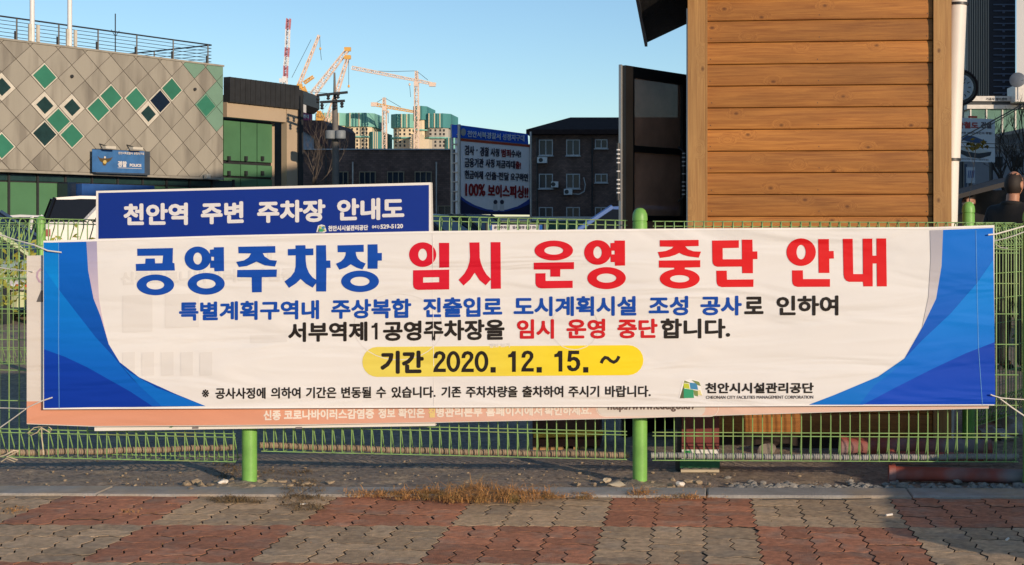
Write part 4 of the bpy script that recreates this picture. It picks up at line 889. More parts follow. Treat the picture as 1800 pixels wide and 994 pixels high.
# gabled shed above the brick building
Yg = 92.
t = thing('gabled_house', 'pale house with steep maroon roof behind the low brick building', 'building', tuple(P(545, 380, Yg)))
q = M(); q.prism([P(518, 395, Yg), P(552, 395, Yg), P(552, 243, Yg), P(518, 222, Yg)], (0, 6, 0)); part('wall', q, mat('pale_blue_wall', (.32, .36, .42), .7), t)
q = M(); q.prism([P(510, 211, Yg - .5), P(567, 212, Yg - .5), P(575, 221, Yg - .5), P(575, 262, Yg - .5), P(553, 243, Yg - .5), P(510, 217, Yg - .5)], (0, 8, 0)); part('roof', q, mat('maroon_roof', (.075, .035, .035), .8, var=.2), t)
q = M(); q.prism([P(553, 243.5, Yg), P(575, 262.5, Yg), P(575, 395, Yg), P(553, 395, Yg)], (0, 6, 0)); part('side_annex', q, m_dark, t)
q = M(); q.prism([P(530, 197, 96), P(546.5, 200, 96), P(546.5, 213, 96), P(530, 213, 96)], (0, .4, 0)); t = solo('billboard', q, mat('magenta_board', (.28, .03, .12), .6), 'small magenta advertising board above the maroon roof', 'sign')
q = M(); text(q, "현대", (533, 201, 208, 543, 202, 209), lambda x, y, d=0: P(x, y, 95.97 - d), .3, 0, .003); part('lettering', q, m_lett, t)

# ------------------------------------------------------------------ utility pole
Yp = 60.
t = thing('utility_pole', 'concrete utility pole with crossarms and two transformers', 'utility pole', tuple(P(590, 396, Yp)))
q = M(); q.tube([P(590.5, 396, Yp), P(589.5, 240, Yp), P(588.5, 175, Yp)], [.17, .14, .11], 10); part('pole', q, mat('pole_concrete', (.16, .15, .14), .8), t, smooth=50)
q = M(); q.tube([P(588.5, 175, Yp), P(588, 128, Yp)], [.07, .04], 6); part('top_mast', q, m_dark, t)
for x0, y0, x1, y1 in ((557, 168, 611, 162.5), (563, 180, 606, 177.5)):
    q = M(); q.tube([P(x0, y0, Yp - .2), P(x1, y1, Yp - .2)], .06, 5); part('crossarm', q, m_dark, t)
for x, y in ((566, 183), (589, 183), (601, 180), (559, 172), (577, 166), (594, 164)): q = M(); p = P(x, y, Yp - .2); q.lathe(p - UP * .25, [(.03, 0), (.09, .05), (.05, .12), (.09, .18), (.03, .3)], 8); part('insulator', q, m_dark, t)
for x in (581, 598.5): q = M(); p = P(x, 245, Yp - .3); q.lathe(p, [(.2, 0), (.23, .03), (.23, .34), (.2, .38)], 12); part('transformer', q, mat('transformer_grey', (.2, .23, .25), .6), t, smooth=40)
for k, (l, lb) in enumerate((([(590, 165), (480, 158), (380, 151), (200, 130)], 'overhead wire running left from the crossarms'), ([(590, 178), (640, 195), (700, 215)], 'overhead wire sagging right from the crossarms'), ([(590, 250), (700, 300), (800, 330)], 'low wire crossing the dark brick wall'))):
    if k: continue
    q = M(); q.tube([P(x, y, Yp + 6 * i) for i, (x, y) in enumerate(l)], .012, 4); solo('overhead_wire', q, m_dark, lb, 'wire')

# ------------------------------------------------------------------ construction site: towers and cranes
YC = 500.
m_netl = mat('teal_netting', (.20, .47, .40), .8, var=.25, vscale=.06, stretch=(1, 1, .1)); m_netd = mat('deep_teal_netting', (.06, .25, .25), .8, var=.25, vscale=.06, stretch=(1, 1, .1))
m_cb = mat('bare_concrete_beige', (.72, .60, .42), .85, var=.08, vscale=.05); m_cd = mat('grey_concrete', (.42, .39, .34), .85, var=.08, vscale=.05)  # beige concrete and a greyer one
hole = M().box(-.32, .32, -.1, .05, -.42, .42).mesh('window', m_dark)
def ctower(label, x0, x1, ytop, ynet, cols, m, mn, ybot=395, face2=None):
    a, b = P(x0, ybot, YC), P(x1, ytop, YC); zn = P(x0, ynet, YC).z; w_ = b.x - a.x; c = min(5., w_ * .2); D = 18
    t = thing('unfinished_tower', label, 'tower block', ((a.x + b.x) / 2, YC, .2), 'unfinished tower blocks on the construction site')
    loop = lambda g: [(a.x + c, YC - g), (b.x - c, YC - g), (b.x + g, YC + c), (b.x + g, YC + D), (a.x - g, YC + D), (a.x - g, YC + c)]
    q = M(); q.prism([Vector((x, y, .2)) for x, y in loop(0)], (0, 0, zn - .2)); part('concrete_frame', q, m, t)
    q = M(); q.prism([Vector((x, y, zn)) for x, y in loop(.9)], (0, 0, b.z - zn)); part('safety_net', q, mn, t)
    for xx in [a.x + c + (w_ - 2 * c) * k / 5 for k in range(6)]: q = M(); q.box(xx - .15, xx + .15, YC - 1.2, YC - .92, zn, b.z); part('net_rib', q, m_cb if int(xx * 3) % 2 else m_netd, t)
    if cols:
        y = ynet + 4.5
        while y < 262:
            for cx in cols:
                p = P(cx, y, YC); o = part('window', hole, None, t); o.location = p - ORG[t.name]
            y += 6.7
    q = M(); yb = P(x0, ynet + 19, YC).z; q.prism([Vector((x, y, yb)) for x, y in loop(1.1)], (0, 0, .5)); part('catch_net', q, m_netl, t)
    return t
ctower('leftmost unfinished tower wrapped in teal netting behind the utility pole', 556, 607, 199, 221, (), m_cb, m_netl)
ctower('unfinished tower with small square windows left of the gap', 607.5, 652, 199, 223, (619, 628, 637.5, 644.5), m_cb, m_netl)
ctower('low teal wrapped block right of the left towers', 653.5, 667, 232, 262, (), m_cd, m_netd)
ctower('unfinished tower with teal crown at the left of the right group', 690, 728, 201, 225, (696, 703.5, 711, 720.5), m_cb, m_netl)
ctower('tall narrow unfinished core with teal top in the right group', 730, 745.5, 187, 211, (731.5,), m_cb, m_netd)
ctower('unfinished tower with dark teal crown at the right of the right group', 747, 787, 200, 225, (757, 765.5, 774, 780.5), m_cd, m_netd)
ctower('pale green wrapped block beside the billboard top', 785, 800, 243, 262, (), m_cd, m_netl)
q = M(); p0 = P(718, 262, YC - 8); 
for x0, x1, y0, y1 in ((719, 754, 245, 262), (722, 740, 236, 245), (716, 752, 262, 290)): u0_, u1_ = P(x0, y1, YC - 8), P(x1, y0, YC - 8); q.box(u0_.x, u1_.x, YC - 8, YC - 2, u0_.z, u1_.z)
t = solo('site_hut', q, m_cb, 'beige low podium block in front of the right tower group', 'building')
q = M(); 
for x0, x1, y0, y1 in ((585, 606, 248, 290), (596, 602, 240, 248)): u0_, u1_ = P(x0, y1, YC - 8), P(x1, y0, YC - 8); q.box(u0_.x, u1_.x, YC - 8, YC - 2, u0_.z, u1_.z)
solo('site_hut', q, m_cb, 'beige low podium block behind the utility pole', 'building')
def lattice(q, A, B, w0, w1, n, r):
    A, B = Vector(A), Vector(B); d = (B - A).normalized(); s = d.cross(Vector((0, 1, 0))).normalized(); b = Vector((0, 1, 0))
    cs = [(-1, -1), (1, -1), (1, 1), (-1, 1)]
    def pt(i, c): f = i / n; w_ = w0 + (w1 - w0) * f; return A + (B - A) * f + s * c[0] * w_ / 2 + b * c[1] * w_ / 2
    for c in cs: q.tube([pt(0, c), pt(n, c)], r, 4)
    for i in range(n):
        for k in range(4):
            c1, c2 = cs[k], cs[(k + 1) % 4]; q.tube([pt(i, c1), pt(i + 1, c2)] if i % 2 else [pt(i, c2), pt(i + 1, c1)], r * .6, 3)
            q.tube([pt(i, c1), pt(i, c2)], r * .6, 3)
m_cw = mat('crane_white', (.80, .78, .78), .5); m_cr = mat('crane_red', (.55, .22, .25), .5); m_co = mat('crane_orange', (.75, .42, .10), .5); m_cp = mat('crane_pale', (.80, .62, .50), .5)
def crane(label, mast, jib, m1, m2, extra=(), w_=2.2, n=14, segs=None):
    w_ *= .62; n = int(n * .8)
    (mx0, my0), (mx1, my1) = mast; t = thing('tower_crane', label, 'crane', tuple(P(mx0, 395, YC)), 'tower cranes over the construction site')
    q = M(); lattice(q, P(mx0, 395, YC - 12), P(mx1, my1, YC - 12), 1.35, 1.35, 24, .17); part('mast', q, m1, t)
    if segs:
        for k in range(len(segs) - 1):
            (a, b), (c, d), mm = segs[k][0], segs[k + 1][0], segs[k][1]; q = M(); lattice(q, P(a, b, YC - 12), P(c, d, YC - 12), w_, w_, 4, .2); part('jib_section', q, mm, t)
    else:
        q = M(); lattice(q, P(*jib[0], YC - 12), P(*jib[1], YC - 12), w_, w_ * .6, n, .17); part('jib', q, m2, t)
    p = P(mx1, my1, YC - 12); q = M(); q.box(p.x - .8, p.x + .8, p.y - .8, p.y + .8, p.z - .8, p.z + .8); part('cab', q, m1, t)
    for kind, *a in extra:
        q = M()
        if kind == 'wire': q.tube([P(x, y, YC - 12) for x, y in a], .09, 3); part('cable', q, m_dark, t)
        if kind == 'strut': lattice(q, P(*a[0], YC - 12), P(*a[1], YC - 12), 1.0, .8, 5, .17); part('strut', q, m1, t)
        if kind == 'weight': p = P(*a[0], YC - 12); q.box(p.x - 1.1, p.x + 1.1, p.y - .7, p.y + .7, p.z - .7, p.z + .7); part('counterweight', q, m1, t)
        if kind == 'hook': p = P(*a[0], YC - 12); q.blob(p, .45, .45, .6, 1, .1, 1); part('hook_block', q, m1, t)
crane('red and white luffing crane with its jib standing almost upright', ((501, 300), (501, 139)), None, m_cw, m_cw, [('weight', (497, 142)), ('wire', (500, 118), (507, 34))], 1.9, segs=[((502, 137), m_cr), ((502.5, 116), m_cw), ((504, 100), m_cr), ((505, 84), m_cw), ((506, 52), m_cr), ((507.5, 33), m_cr)])
crane('thin pale luffing crane with its jib leaning right, second from left', ((527, 300), (527, 152)), ((524, 153), (561, 62)), m_co, m_cp, [('wire', (513, 137), (547, 70)), ('wire', (562, 62), (563, 84)), ('hook', (563, 86)), ('wire', (563, 87), (565, 106)), ('strut', (535, 146), (551, 135))], 1.6, 18)
crane('large orange luffing crane with the broadest jib', ((541, 300), (541, 198)), ((550, 166), (613, 85)), m_co, m_cp, [('strut', (541, 197), (533, 152)), ('strut', (547, 185), (533, 152)), ('strut', (541, 190), (551, 168)), ('weight', (543, 183)), ('weight', (611, 87))], 3.0, 16)
crane('orange luffing crane with steep jib behind the utility pole', ((576, 300), (576, 225)), ((573, 222), (612, 100)), m_co, m_cp, [('strut', (576, 222), (561, 196)), ('strut', (561, 196), (558, 215)), ('weight', (562, 212)), ('wire', (613, 103), (613, 150)), ('hook', (613, 152)), ('weight', (611, 101))], 2.4, 18)
crane('hammerhead crane with long pale jib pointing left above the right towers', ((733, 300), (732, 148)), ((619, 119.5), (733, 142)), m_cp, m_cp, [('strut', (733, 142), (766, 149)), ('weight', (760, 149)), ('strut', (732.5, 142), (732, 125)), ('wire', (732, 125), (690, 126), (650, 125)), ('wire', (732, 125), (752, 141)), ('wire', (720, 149), (722, 171)), ('hook', (720, 149))], 1.9, 22)
crane('small hammerhead crane with orange jib left of the right towers', ((676, 300), (676, 191)), ((656, 183.5), (728, 197)), m_cp, m_co, [('weight', (658, 184)), ('strut', (675.5, 187), (675.5, 172)), ('wire', (675.5, 172), (705, 189)), ('wire', (675.5, 172), (660, 182)), ('wire', (682.5, 198), (683, 217)), ('hook', (682.5, 197))], 1.8, 16)

# ------------------------------------------------------------------ billboard of the police substation
bA = (P(806, 400, 48).x, 48.); bd = (1176, 2400); bs = plane_surf(bA, bd); bdir = Vector((bd[0], bd[1], 0)).normalized(); bnn = Vector((bdir.y, -bdir.x, 0))
t = thing('billboard', 'police warning billboard with blue header on steel posts', 'sign', tuple(bs(870, 396, 0)))
q = M(); q.prism([bs(806, 243, 0), bs(935, 254, 0), bs(935, 378, 0), bs(807, 377, 0)], -bnn * .15); part('panel', q, mat('panel_white', (.93, .91, .93), .5, var=.04), t)
q = M(); q.prism([bs(804, 219.5, .05), bs(928, 236, .05), bs(929, 254, .05), bs(805, 242, .05)], -bnn * .25); part('header', q, mat('header_blue', lin(20, 95, 215), .5), t)
q = M(); flat(q, [[(807, 243.5), (935, 255.5), (935, 259.5), (807, 248)]], bs, .012); part('stripe', q, mat('stripe_red', lin(190, 80, 50), .5), t)
q = M(); text(q, "천안서북경찰서", (821.5, 229.5, 241, 880, 235, 246), bs, .35, .08, .004); text(q, "성정지구대", (883, 235, 246.5, 922, 238, 249), bs, .35, .08, .004); part('lettering', q, mat('pale_print', (.75, .82, .9), .5), t)
q = M(); flat(q, [ring(814.5, 232.5, 4.6, 6.6, 16)], bs, .08); part('emblem', q, mat('emblem_pale', (.42, .42, .38), .5), t)
mk = mat('print_dark', (.035, .03, .06), .5); mrd = mat('print_dark_red', lin(150, 25, 30), .5)
q = M()
text(q, "검사", (817, 255, 273, 834, 257, 273.5), bs, .45, .02, .003); text(q, "·", (837, 263, 266, 840, 263, 266), bs, .1, .02, .003); text(q, "경찰", (844, 258, 275, 860, 259, 275.5), bs, .45, .02, .003); text(q, "사칭", (862.5, 260, 275.5, 878, 261.5, 276), bs, .45, .02, .003); text(q, "수사!", (898.5, 263, 277, 916, 265, 278), bs, .45, .02, .003)
text(q, "금융기관", (817, 277.5, 294.5, 850.5, 279, 295), bs, .45, .02, .003); text(q, "사칭", (853.5, 279.5, 295, 869.5, 280, 295), bs, .45, .02, .003); text(q, "저금리대", (872, 281, 295.5, 905.5, 283, 297), bs, .45, .02, .003)
text(q, "현금이체", (817, 299, 314.5, 849.5, 301, 316), bs, .45, .02, .003); text(q, "·인출·전달", (852, 301.5, 316, 895, 303.5, 317.5), bs, .4, .02, .003); text(q, "요구하면", (897.5, 304, 318, 928.5, 305.5, 319.5), bs, .45, .02, .003)
part('lettering', q, mk, t)
q = M(); text(q, "범죄", (881.5, 262, 276.5, 898, 263, 277), bs, .45, .02, .003); text(q, "출!", (906, 283, 297, 916, 284, 298), bs, .45, .02, .003); text(q, "100%", (818, 322.5, 345, 853.5, 323.5, 345.5), bs, .8, .02, .003); text(q, "보이스피싱!!", (857.5, 324, 346.5, 929, 327, 350), bs, .85, .02, .003); part('lettering', q, mrd, t, label='dark red words of the warning')
q = M(); flat(q, [[(810, 345), (820, 353), (835, 361), (855, 368), (872, 370), (890, 369), (910, 363), (925, 354), (935, 346), (935, 377.5), (810, 376.5)]], bs, .008); part('print_swoosh', q, mat('swoosh_blue', lin(45, 75, 160), .5), t)
q = M(); flat(q, [[(810, 351), (825, 361), (845, 369), (865, 373), (890, 372), (915, 366), (935, 357), (935, 377.5), (810, 376.5)]], bs, .012); part('print_swoosh', q, mat('swoosh_navy', lin(28, 32, 75), .5), t)
for x in (871, 882.5):
    q = M(); flat(q, [[(x - 3, 357), (x + 3, 357), (x + 4, 371), (x - 4, 371)]], bs, .016); part('printed_figure', q, m_lett, t)
    q = M(); flat(q, [ring(x, 355.5, 3.6, 4, 12)], bs, .020); part('printed_figure_head', q, mk, t)
for x, y0, off in ((794.5, 219, -.3), (807, 219, .12), (933, 232, .12)):
    q = M(); q.tube([bs(x, y0, off), bs(x, 398, off)], .055 if x != 933 else .045, 8); part('support_post', q, m_steel, t, smooth=50)
for y in (222, 237, 254, 270, 287, 303, 320, 337, 354): q = M(); q.tube([bs(794.5, y, -.3), bs(807, y, .12)], .028, 5); part('rung', q, m_steel, t)

# ------------------------------------------------------------------ vehicles
def car(label, loc, rz, col, L_=4.7, H=1.5, Wd=1.85, suv=False, nm='parked_car', cat='car'):
    t = thing(nm, label, cat, (0, 0, 0), 'cars parked in the lot'); mp_ = mat('car_paint_%d%d%d' % tuple(int(c * 99) for c in col), col, .25, var=.03, spec=.7)
    h = L_ / 2; w_ = Wd / 2; bz = H * (.66 if suv else .58)
    low = [(-h, .45), (-h + .05, bz * .92), (-h + .2, bz), (h - 1.1, bz), (h - .3, bz * .84), (h, bz * .62), (h - .02, .3), (-h + .1, .3)]
    q = M(); n = len(low)
    secs = [(-w_, .92, 0), (-w_ + .08, 1, 0), (w_ - .08, 1, 0), (w_, .92, 0)]
    for y, s, _ in secs: q.v += [Vector((x * (.97 if s < 1 else 1), y, .3 + (z - .3) * s)) for x, z in low]
    for k in range(3):
        for i in range(n): q.f.append((k * n + i, k * n + (i + 1) % n, (k + 1) * n + (i + 1) % n, (k + 1) * n + i))
    q.f += [tuple(range(n))[::-1], tuple(range(3 * n, 4 * n))]; part('body', q, mp_, t, smooth=30)
    if suv: cab = [(-h + .12, bz), (-h + .32, H - .05), (-h + .9, H), (h - 2.2, H - .02), (h - 1.35, bz)]
    else: cab = [(-h + .55, bz), (-h + 1.25, H - .04), (-h + 1.8, H), (h - 2.2, H - .03), (h - 1.3, bz)]
    n = len(cab); q = M(); 
    for y, k in ((-w_ + .1, 0), (w_ - .1, 0)): q.v += [Vector((x, y * (1 if z <= bz + .01 else .86), z)) for x, z in cab]
    for i in range(n): q.f.append((i, (i + 1) % n, n + (i + 1) % n, n + i))
    q.f += [tuple(range(n))[::-1], tuple(range(n, 2 * n))]; part('cabin', q, m_cglass, t, smooth=20)
    q = M(); top = [p for p in cab if p[1] > bz + .05]; 
    q.prism([Vector((x * 1.0, -(w_ - .1) * .87, z + .004)) for x, z in top] + [Vector((x, -(w_ - .1) * .87, z - .07)) for x, z in top[::-1]], (0, (w_ - .1) * 1.74, 0)); part('roof', q, mp_, t, smooth=30)
    for sg in (-1, 1):
        for x0, x1 in ((cab[0], cab[1]), (cab[-1], cab[-2]), ((-h + 2.1, bz), (-h + 2.15, H - .04)), ) + ((((-h + 1.02, bz), (-h + 1.55, H - .03)),) if suv else ()):
            q = M(); q.tube([Vector((x0[0], sg * (w_ - .095), x0[1])), Vector((x1[0], sg * (w_ - .1) * .87, x1[1]))], .05 if not (suv and x0[0] == -h + 1.02) else .1, 5); part('pillar', q, m_cglass if (suv and x0 == cab[0]) else mp_, t)
        q = M(); q.box(-h + 1.75, -h + 1.95, sg * w_ - .02, sg * w_ + .03, bz - .14, bz - .10); part('door_handle', q, m_steel, t)
        q = M(); q.box(-h - .015, -h + .22, sg * (w_ - .32), sg * (w_ + .008), bz * .72, bz * .86) if sg > 0 else q.box(-h - .015, -h + .22, -w_ - .008, -w_ + .32, bz * .72, bz * .86); part('tail_light', q, mat('tail_red', (.25, .02, .015), .3), t)
        q = M(); q.box(h - .25, h + .01, sg * w_ - .3 if sg > 0 else -w_ - .004, sg * w_ + .004 if sg > 0 else -w_ + .3, bz * .6, bz * .74); part('headlight', q, m_lett, t)
        for x in (-h + .85, h - .9):
            q = M(); q.tube([(x, sg * (w_ - .22), .33), (x, sg * (w_ + .01), .33)], .33, 18); ty = part('wheel', q, m_black, t, smooth=50)
            q = M(); q.tube([(x, sg * (w_ - .02), .33), (x, sg * (w_ + .018), .33)], .2, 12); part('rim', q, m_steel, ty, smooth=50)
    if suv:
        q = M(); q.add([(-h + 1.02, -w_ + .075, bz + .04), (-h + 1.16, -w_ + .075, bz + .04), (-h + 1.2, -w_ + .09, bz + .18), (-h + 1.06, -w_ + .09, bz + .18)], [(0, 1, 2, 3)]); part('window_sticker', q, m_lett, t)
    t.location = loc; t.rotation_euler = (0, 0, rz); return t
car('large white estate car with dark rear windows at the left of the sign', (P(58, 400, 34).x + 2.67, 34.5, .22), R(27), (.78, .76, .72), 5.0, 1.86, 1.95, True)
car('dark car half hidden at the left edge behind the fence', (P(15, 400, 26).x - .9, 26.5, .16), R(-8), (.04, .07, .13), 4.5, 1.5)
car('white saloon roof seen behind the estate car at the far left', (P(25, 400, 40).x, 42, .25), R(6), (.7, .7, .7), 4.6, 1.45)
car('pale yellow green car at the left edge close behind the fence', (P(-70, 400, 18).x - .6, 18.5, .02), R(-15), (.55, .6, .35), 4.4, 1.46)
car('dark saloon parked below the billboard, left one', (P(795, 400, 36).x - .5, 36, .22), R(-20), (.03, .035, .045), 4.6, 1.46)
car('dark saloon parked below the billboard, right one', (P(838, 400, 40).x - .2, 41, .24), R(-25), (.05, .05, .06), 4.6, 1.48)
car('dark blue car parked left of the open kiosk door', (P(1035, 400, 25).x + .5, 25.4, .20), R(184), (.08, .16, .42), 4.6, 1.52, 1.85)
car('unseen silver saloon added beyond the right edge to shade the pavers', (5.0, 4.8, 0), R(180), (.4, .4, .42), 4.7, 1.38)  # out of view, added to cast shade on the right-hand pavers
# low lorry bed and wall behind the cars
q = M(); a, b = P(871, 388, 62), P(1060, 381, 62); q.box(a.x, b.x, 62, 62.3, a.z - .02, b.z); wl = solo('cargo_rail', q, m_frame, 'pale rail of the long low truck bed behind the cars', 'truck bed')
q = M(); q.box(a.x, b.x, 62.05, 63.6, .3, a.z - .03); part('truck_body', q, mat('dark_green_body', (.03, .12, .08), .6), wl)
q = M(); q.box(a.x - 2.2, a.x - .1, 61.9, 63.4, .3, P(0, 383, 62).z); part('truck_cab', q, mat('maroon_body', (.16, .03, .03), .5), wl)
# small copy of the banner on the far side
Ysb = 14.6; ssf = lambda x, y, d=0.: P(x, y, Ysb - d)
t = thing('banner', 'small white banner with blue ends far behind the fence', 'banner', tuple(P(907, 420, Ysb)))
q = M(); q.prism([P(858, 395.5, Ysb), P(955, 395.5, Ysb), P(955, 414, Ysb), P(858, 414, Ysb)], (0, .01, 0)); part('cloth', q, m_lett, t)
for x0, x1 in ((858, 865), (948, 955)): q = M(); flat(q, [[(x0, 395.8), (x1, 395.8), (x1, 413.5), (x0, 413.5)]], ssf, .003); part('blue_end', q, mat('banner_blue', lin(20, 90, 170), .5), t)
q = M(); text(q, "공영주차장", (868, 397.5, 403, 896, 397.5, 403), ssf, .2, .003); text(q, "임시 운영 중단 안내", (901, 397.5, 403, 945, 397.5, 403), ssf, .2, .003); part('lettering', q, mk, t)
for x in (856, 957): q = M(); q.tube([P(x, 393, Ysb), P(x, 630, Ysb)], .02, 6); part('stake', q, m_dark, t)

# ------------------------------------------------------------------ far right: towers, glass building, clock, signs
YT = 300.
a, b, c_ = P(1699, 400, YT), P(1739, 400, YT), P(1786, 400, YT)
t = thing('office_tower', 'tall dark tower with vertical ribs and pale balcony lines at the right', 'tower', (b.x, YT, .2))
q = M(); q.box(a.x, b.x, YT, YT + 25, .2, 62); part('ribbed_face', q, mat('tower_grey', (.07, .07, .07), .5), t)
for k in range(10): xx = a.x + (b.x - a.x) * (k + .3) / 10; q = M(); q.box(xx, xx + .16, YT - .35, YT - .01, .2, 62); part('rib', q, m_cd, t)
q = M(); q.box(b.x + .02, c_.x, YT + .6, YT + 25, .2, 62); part('balcony_face', q, mat('tower_navy', (.018, .022, .04), .4), t)
for k in range(21): z = P(0, 8 + k * 11.1, YT).z; q = M(); q.box(b.x + 1.0, c_.x - .1, YT + .2, YT + .58, z - .12, z + .12); bb = part('balcony_rail', q, mat('rail_blue', (.10, .14, .22), .5), t); q = M(); q.box(b.x + 3.0, b.x + 3.5, YT + .25, YT + .56, z - .5, z - .13); part('bracket', q, mat('rail_blue', (.1, .14, .22)), bb)
q = M(); u0_ = P(1787, 400, 280); e_ = P(1788, 400, 296); q.prism([Vector((u0_.x, 280, .2)), Vector((u0_.x + 20, 280, .2)), Vector((u0_.x + 22, 296, .2)), Vector((e_.x, 296, .2))], (0, 0, 60)); solo('apartment_block', q, mat('pale_tower', (.55, .55, .55), .7, var=.04, vscale=.05), 'tall pale apartment block cut by the right edge of the photo', 'building')
YG = 120.; a, b = P(1704, 400, YG), P(1830, 400, YG)
t = thing('glass_building', 'green glazed building with white parapet below the dark tower', 'building', (a.x + 3, YG, .2))
m_wp = mat('white_parapet', (.68, .64, .58), .6)
part('glazing', M().box(a.x, b.x, YG, YG + 14, .2, P(0, 188, YG).z), mat('green_curtain_wall', (.09, .20, .15), .35, var=.35, vscale=.35), t)
for z0, z1, o_, mm in ((P(0, 192, YG).z, P(0, 185, YG).z, .25, m_wp), (P(0, 185, YG).z + .01, P(0, 179, YG).z, .12, m_dark), (P(0, 179, YG).z + .01, P(0, 170, YG).z, .35, m_wp)):
    part('parapet_band', M().box(a.x - o_, b.x, YG - o_, YG + 14, z0, z1), mm, t)
for x in (1706, 1734, 1762, 1785): u0_ = P(x, 0, YG); part('mullion', M().box(u0_.x - .06, u0_.x + .06, YG - .1, YG - .005, .2, P(0, 193, YG).z), m_wp, t)
q = M(); text(q, "기공사 정비센터", (1733, 172, 177, 1770, 172, 177), lambda x, y, d=0.: P(x, y, YG - .36 - d), .2, 0, .003); part('lettering', q, m_dark, t)
q = M(); u0_, u1_ = P(1785, 179, 118), P(1830, 150, 118); q.box(u0_.x, u1_.x, 118, 121, u0_.z, u1_.z); part('stair_head', q, m_wp, t)
# dish
p = P(1789, 143, 110); q = M(); q.lathe((0, 0, 0), [(.05, 0), (.35, .06), (.55, .16), (.64, .28), (.62, .30)], 18); Rm = Matrix.Rotation(R(75), 4, 'X') @ Matrix.Rotation(0, 4, 'Z'); q.v = [p + (Matrix.Rotation(R(-20), 4, 'Z') @ (Rm @ v)) for v in q.v]
t = thing('satellite_dish', 'grey satellite dish on the roof at the right edge', 'satellite dish', (p.x, p.y, p.z - 1.6)); part('reflector', q, mat('dish_grey', (.13, .15, .18), .6), t, smooth=50)
q = M(); q.tube([p - UP * 1.5, p], .07, 6); part('stand', q, m_steel, t)
q = M(); q.tube([p + Vector((0, -.1, 0)), p + Vector((.5, -.7, .1))], .04, 5); part('feed_arm', q, m_white, t)
# silver shed behind the sign
YS = 55.; 
t = thing('grey_hall', 'blue grey hall with pitched roof at the right behind the poster', 'building', tuple(P(1770, 395, YS)))
m_sv = mat('shaded_cladding', (.32, .36, .42), .6, var=.1, vscale=.8)
q = M(); q.prism([P(1690, 395, YS), P(1840, 395, YS), P(1840, 222, YS), P(1748, 240, YS), P(1690, 250, YS)], (0, 12, 0)); part('wall', q, m_sv, t)
q = M(); q.prism([P(1686, 250, YS - .5), P(1850, 215, YS - .5), P(1850, 221, YS - .5), P(1686, 256, YS - .5)], (0, 13, 0)); part('roof', q, m_steel, t)
for x0, x1 in ((1749, 1762), (1780, 1798)): 
    w_ = part('window', M().box(P(x0, 0, YS).x, P(x1, 0, YS).x, YS - .06, YS - .004, P(0, 294, YS).z, P(0, 276, YS).z), m_dark, t)
for y in (258, 266): q = M(); u0_, u1_ = P(1690, y, YS), P(1840, y - 2, YS); q.tube([u0_ - Yb * .1, u1_ - Yb * .1], .03, 4); part('cladding_joint', q, m_steel, t)
# street clock
YK = 30.; c0 = P(1686, 155, YK)
t = thing('street_clock', 'round black framed street clock behind the downpipe', 'clock', (c0.x, YK, .2))
q = M(); q.tube([(c0.x, YK - .12, c0.z), (c0.x, YK + .12, c0.z)], .37, 32); part('case', q, m_dark, t, smooth=40)
q = M(); q.tube([(c0.x + .372 * math.cos(k * math.pi / 16), YK - .12, c0.z + .372 * math.sin(k * math.pi / 16)) for k in range(32)], .03, 6, close=True); part('bezel', q, mat('bezel_brown', (.05, .03, .03), .3), t, smooth=60)
q = M(); q.tube([(c0.x, YK - .135, c0.z), (c0.x, YK - .125, c0.z)], .27, 28); fc = part('face', q, mat('clock_face', (.5, .56, .62), .4), t)
q = M(); q.tube([(c0.x + .275 * math.cos(k * math.pi / 14), YK - .13, c0.z + .275 * math.sin(k * math.pi / 14)) for k in range(28)], .014, 5, close=True); part('ring', q, m_white, fc)
for k in range(12):
    q = M(); an = k * math.pi / 6; d1 = Vector((math.cos(an), 0, math.sin(an))); q.tube([Vector((c0.x, YK - .142, c0.z)) + d1 * .17, Vector((c0.x, YK - .142, c0.z)) + d1 * .23], .012, 4); part('hour_mark', q, m_dark, fc)
for an, l in ((.9, .15), (2.2, .2)): q = M(); q.tube([(c0.x, YK - .15, c0.z), (c0.x + l * math.cos(an), YK - .15, c0.z + l * math.sin(an))], .012, 4); part('hand', q, m_dark, fc)
q = M(); q.lathe((c0.x + .05, YK, .2), [(.09, 0), (.07, .4), (.06, c0.z - .5)], 12); part('pole', q, m_cd, t, smooth=40)
q = M(); q.tube([(c0.x, YK, c0.z + .38), (c0.x, YK, c0.z + .62), (c0.x, YK, c0.z + .8)], [.05, .1, .02], 8); part('finial', q, m_dark, t)
# railway poster
YR = 24.; rs_ = lambda x, y, d=0.: P(x, y, YR - d)
t = thing('poster_board', 'poster on a board with red heading and train picture at the right', 'poster', tuple(P(1717, 396, YR)))
q = M(); q.prism([P(1683, 207, YR), P(1749, 210, YR), P(1749, 286, YR), P(1683, 284, YR)], (0, .06, 0)); part('board', q, mat('poster_white', (.50, .56, .62), .6, var=.05), t)
q = M(); text(q, "수단철도", (1668, 213, 226, 1720, 215, 226.5), rs_, .7, .004); part('lettering', q, mrd, t)
q = M(); text(q, "건설", (1724, 214, 226, 1743, 215.5, 226.5), rs_, .7, .004); text(q, "부창 200만 주민의 행렬!", (1688, 231.5, 236, 1744, 232.5, 237), rs_, .15, .004); part('lettering', q, mk, t)
for l, mm in (([(1690, 245), (1700, 238), (1712, 240), (1735, 249), (1733, 252), (1712, 251), (1700, 249)], mat('poster_blue', (.03, .07, .16))), ([(1684, 262), (1700, 267), (1720, 270), (1743, 267), (1741, 274), (1722, 279), (1700, 276), (1684, 268)], mat('poster_dark', (.03, .04, .05))), ([(1686, 260), (1702, 257), (1722, 262), (1742, 267), (1720, 269.5), (1700, 266.5)], mat('poster_pale', (.45, .5, .5)))):
    q = M(); flat(q, [l], rs_, .006); part('printed_picture', q, mm, t)
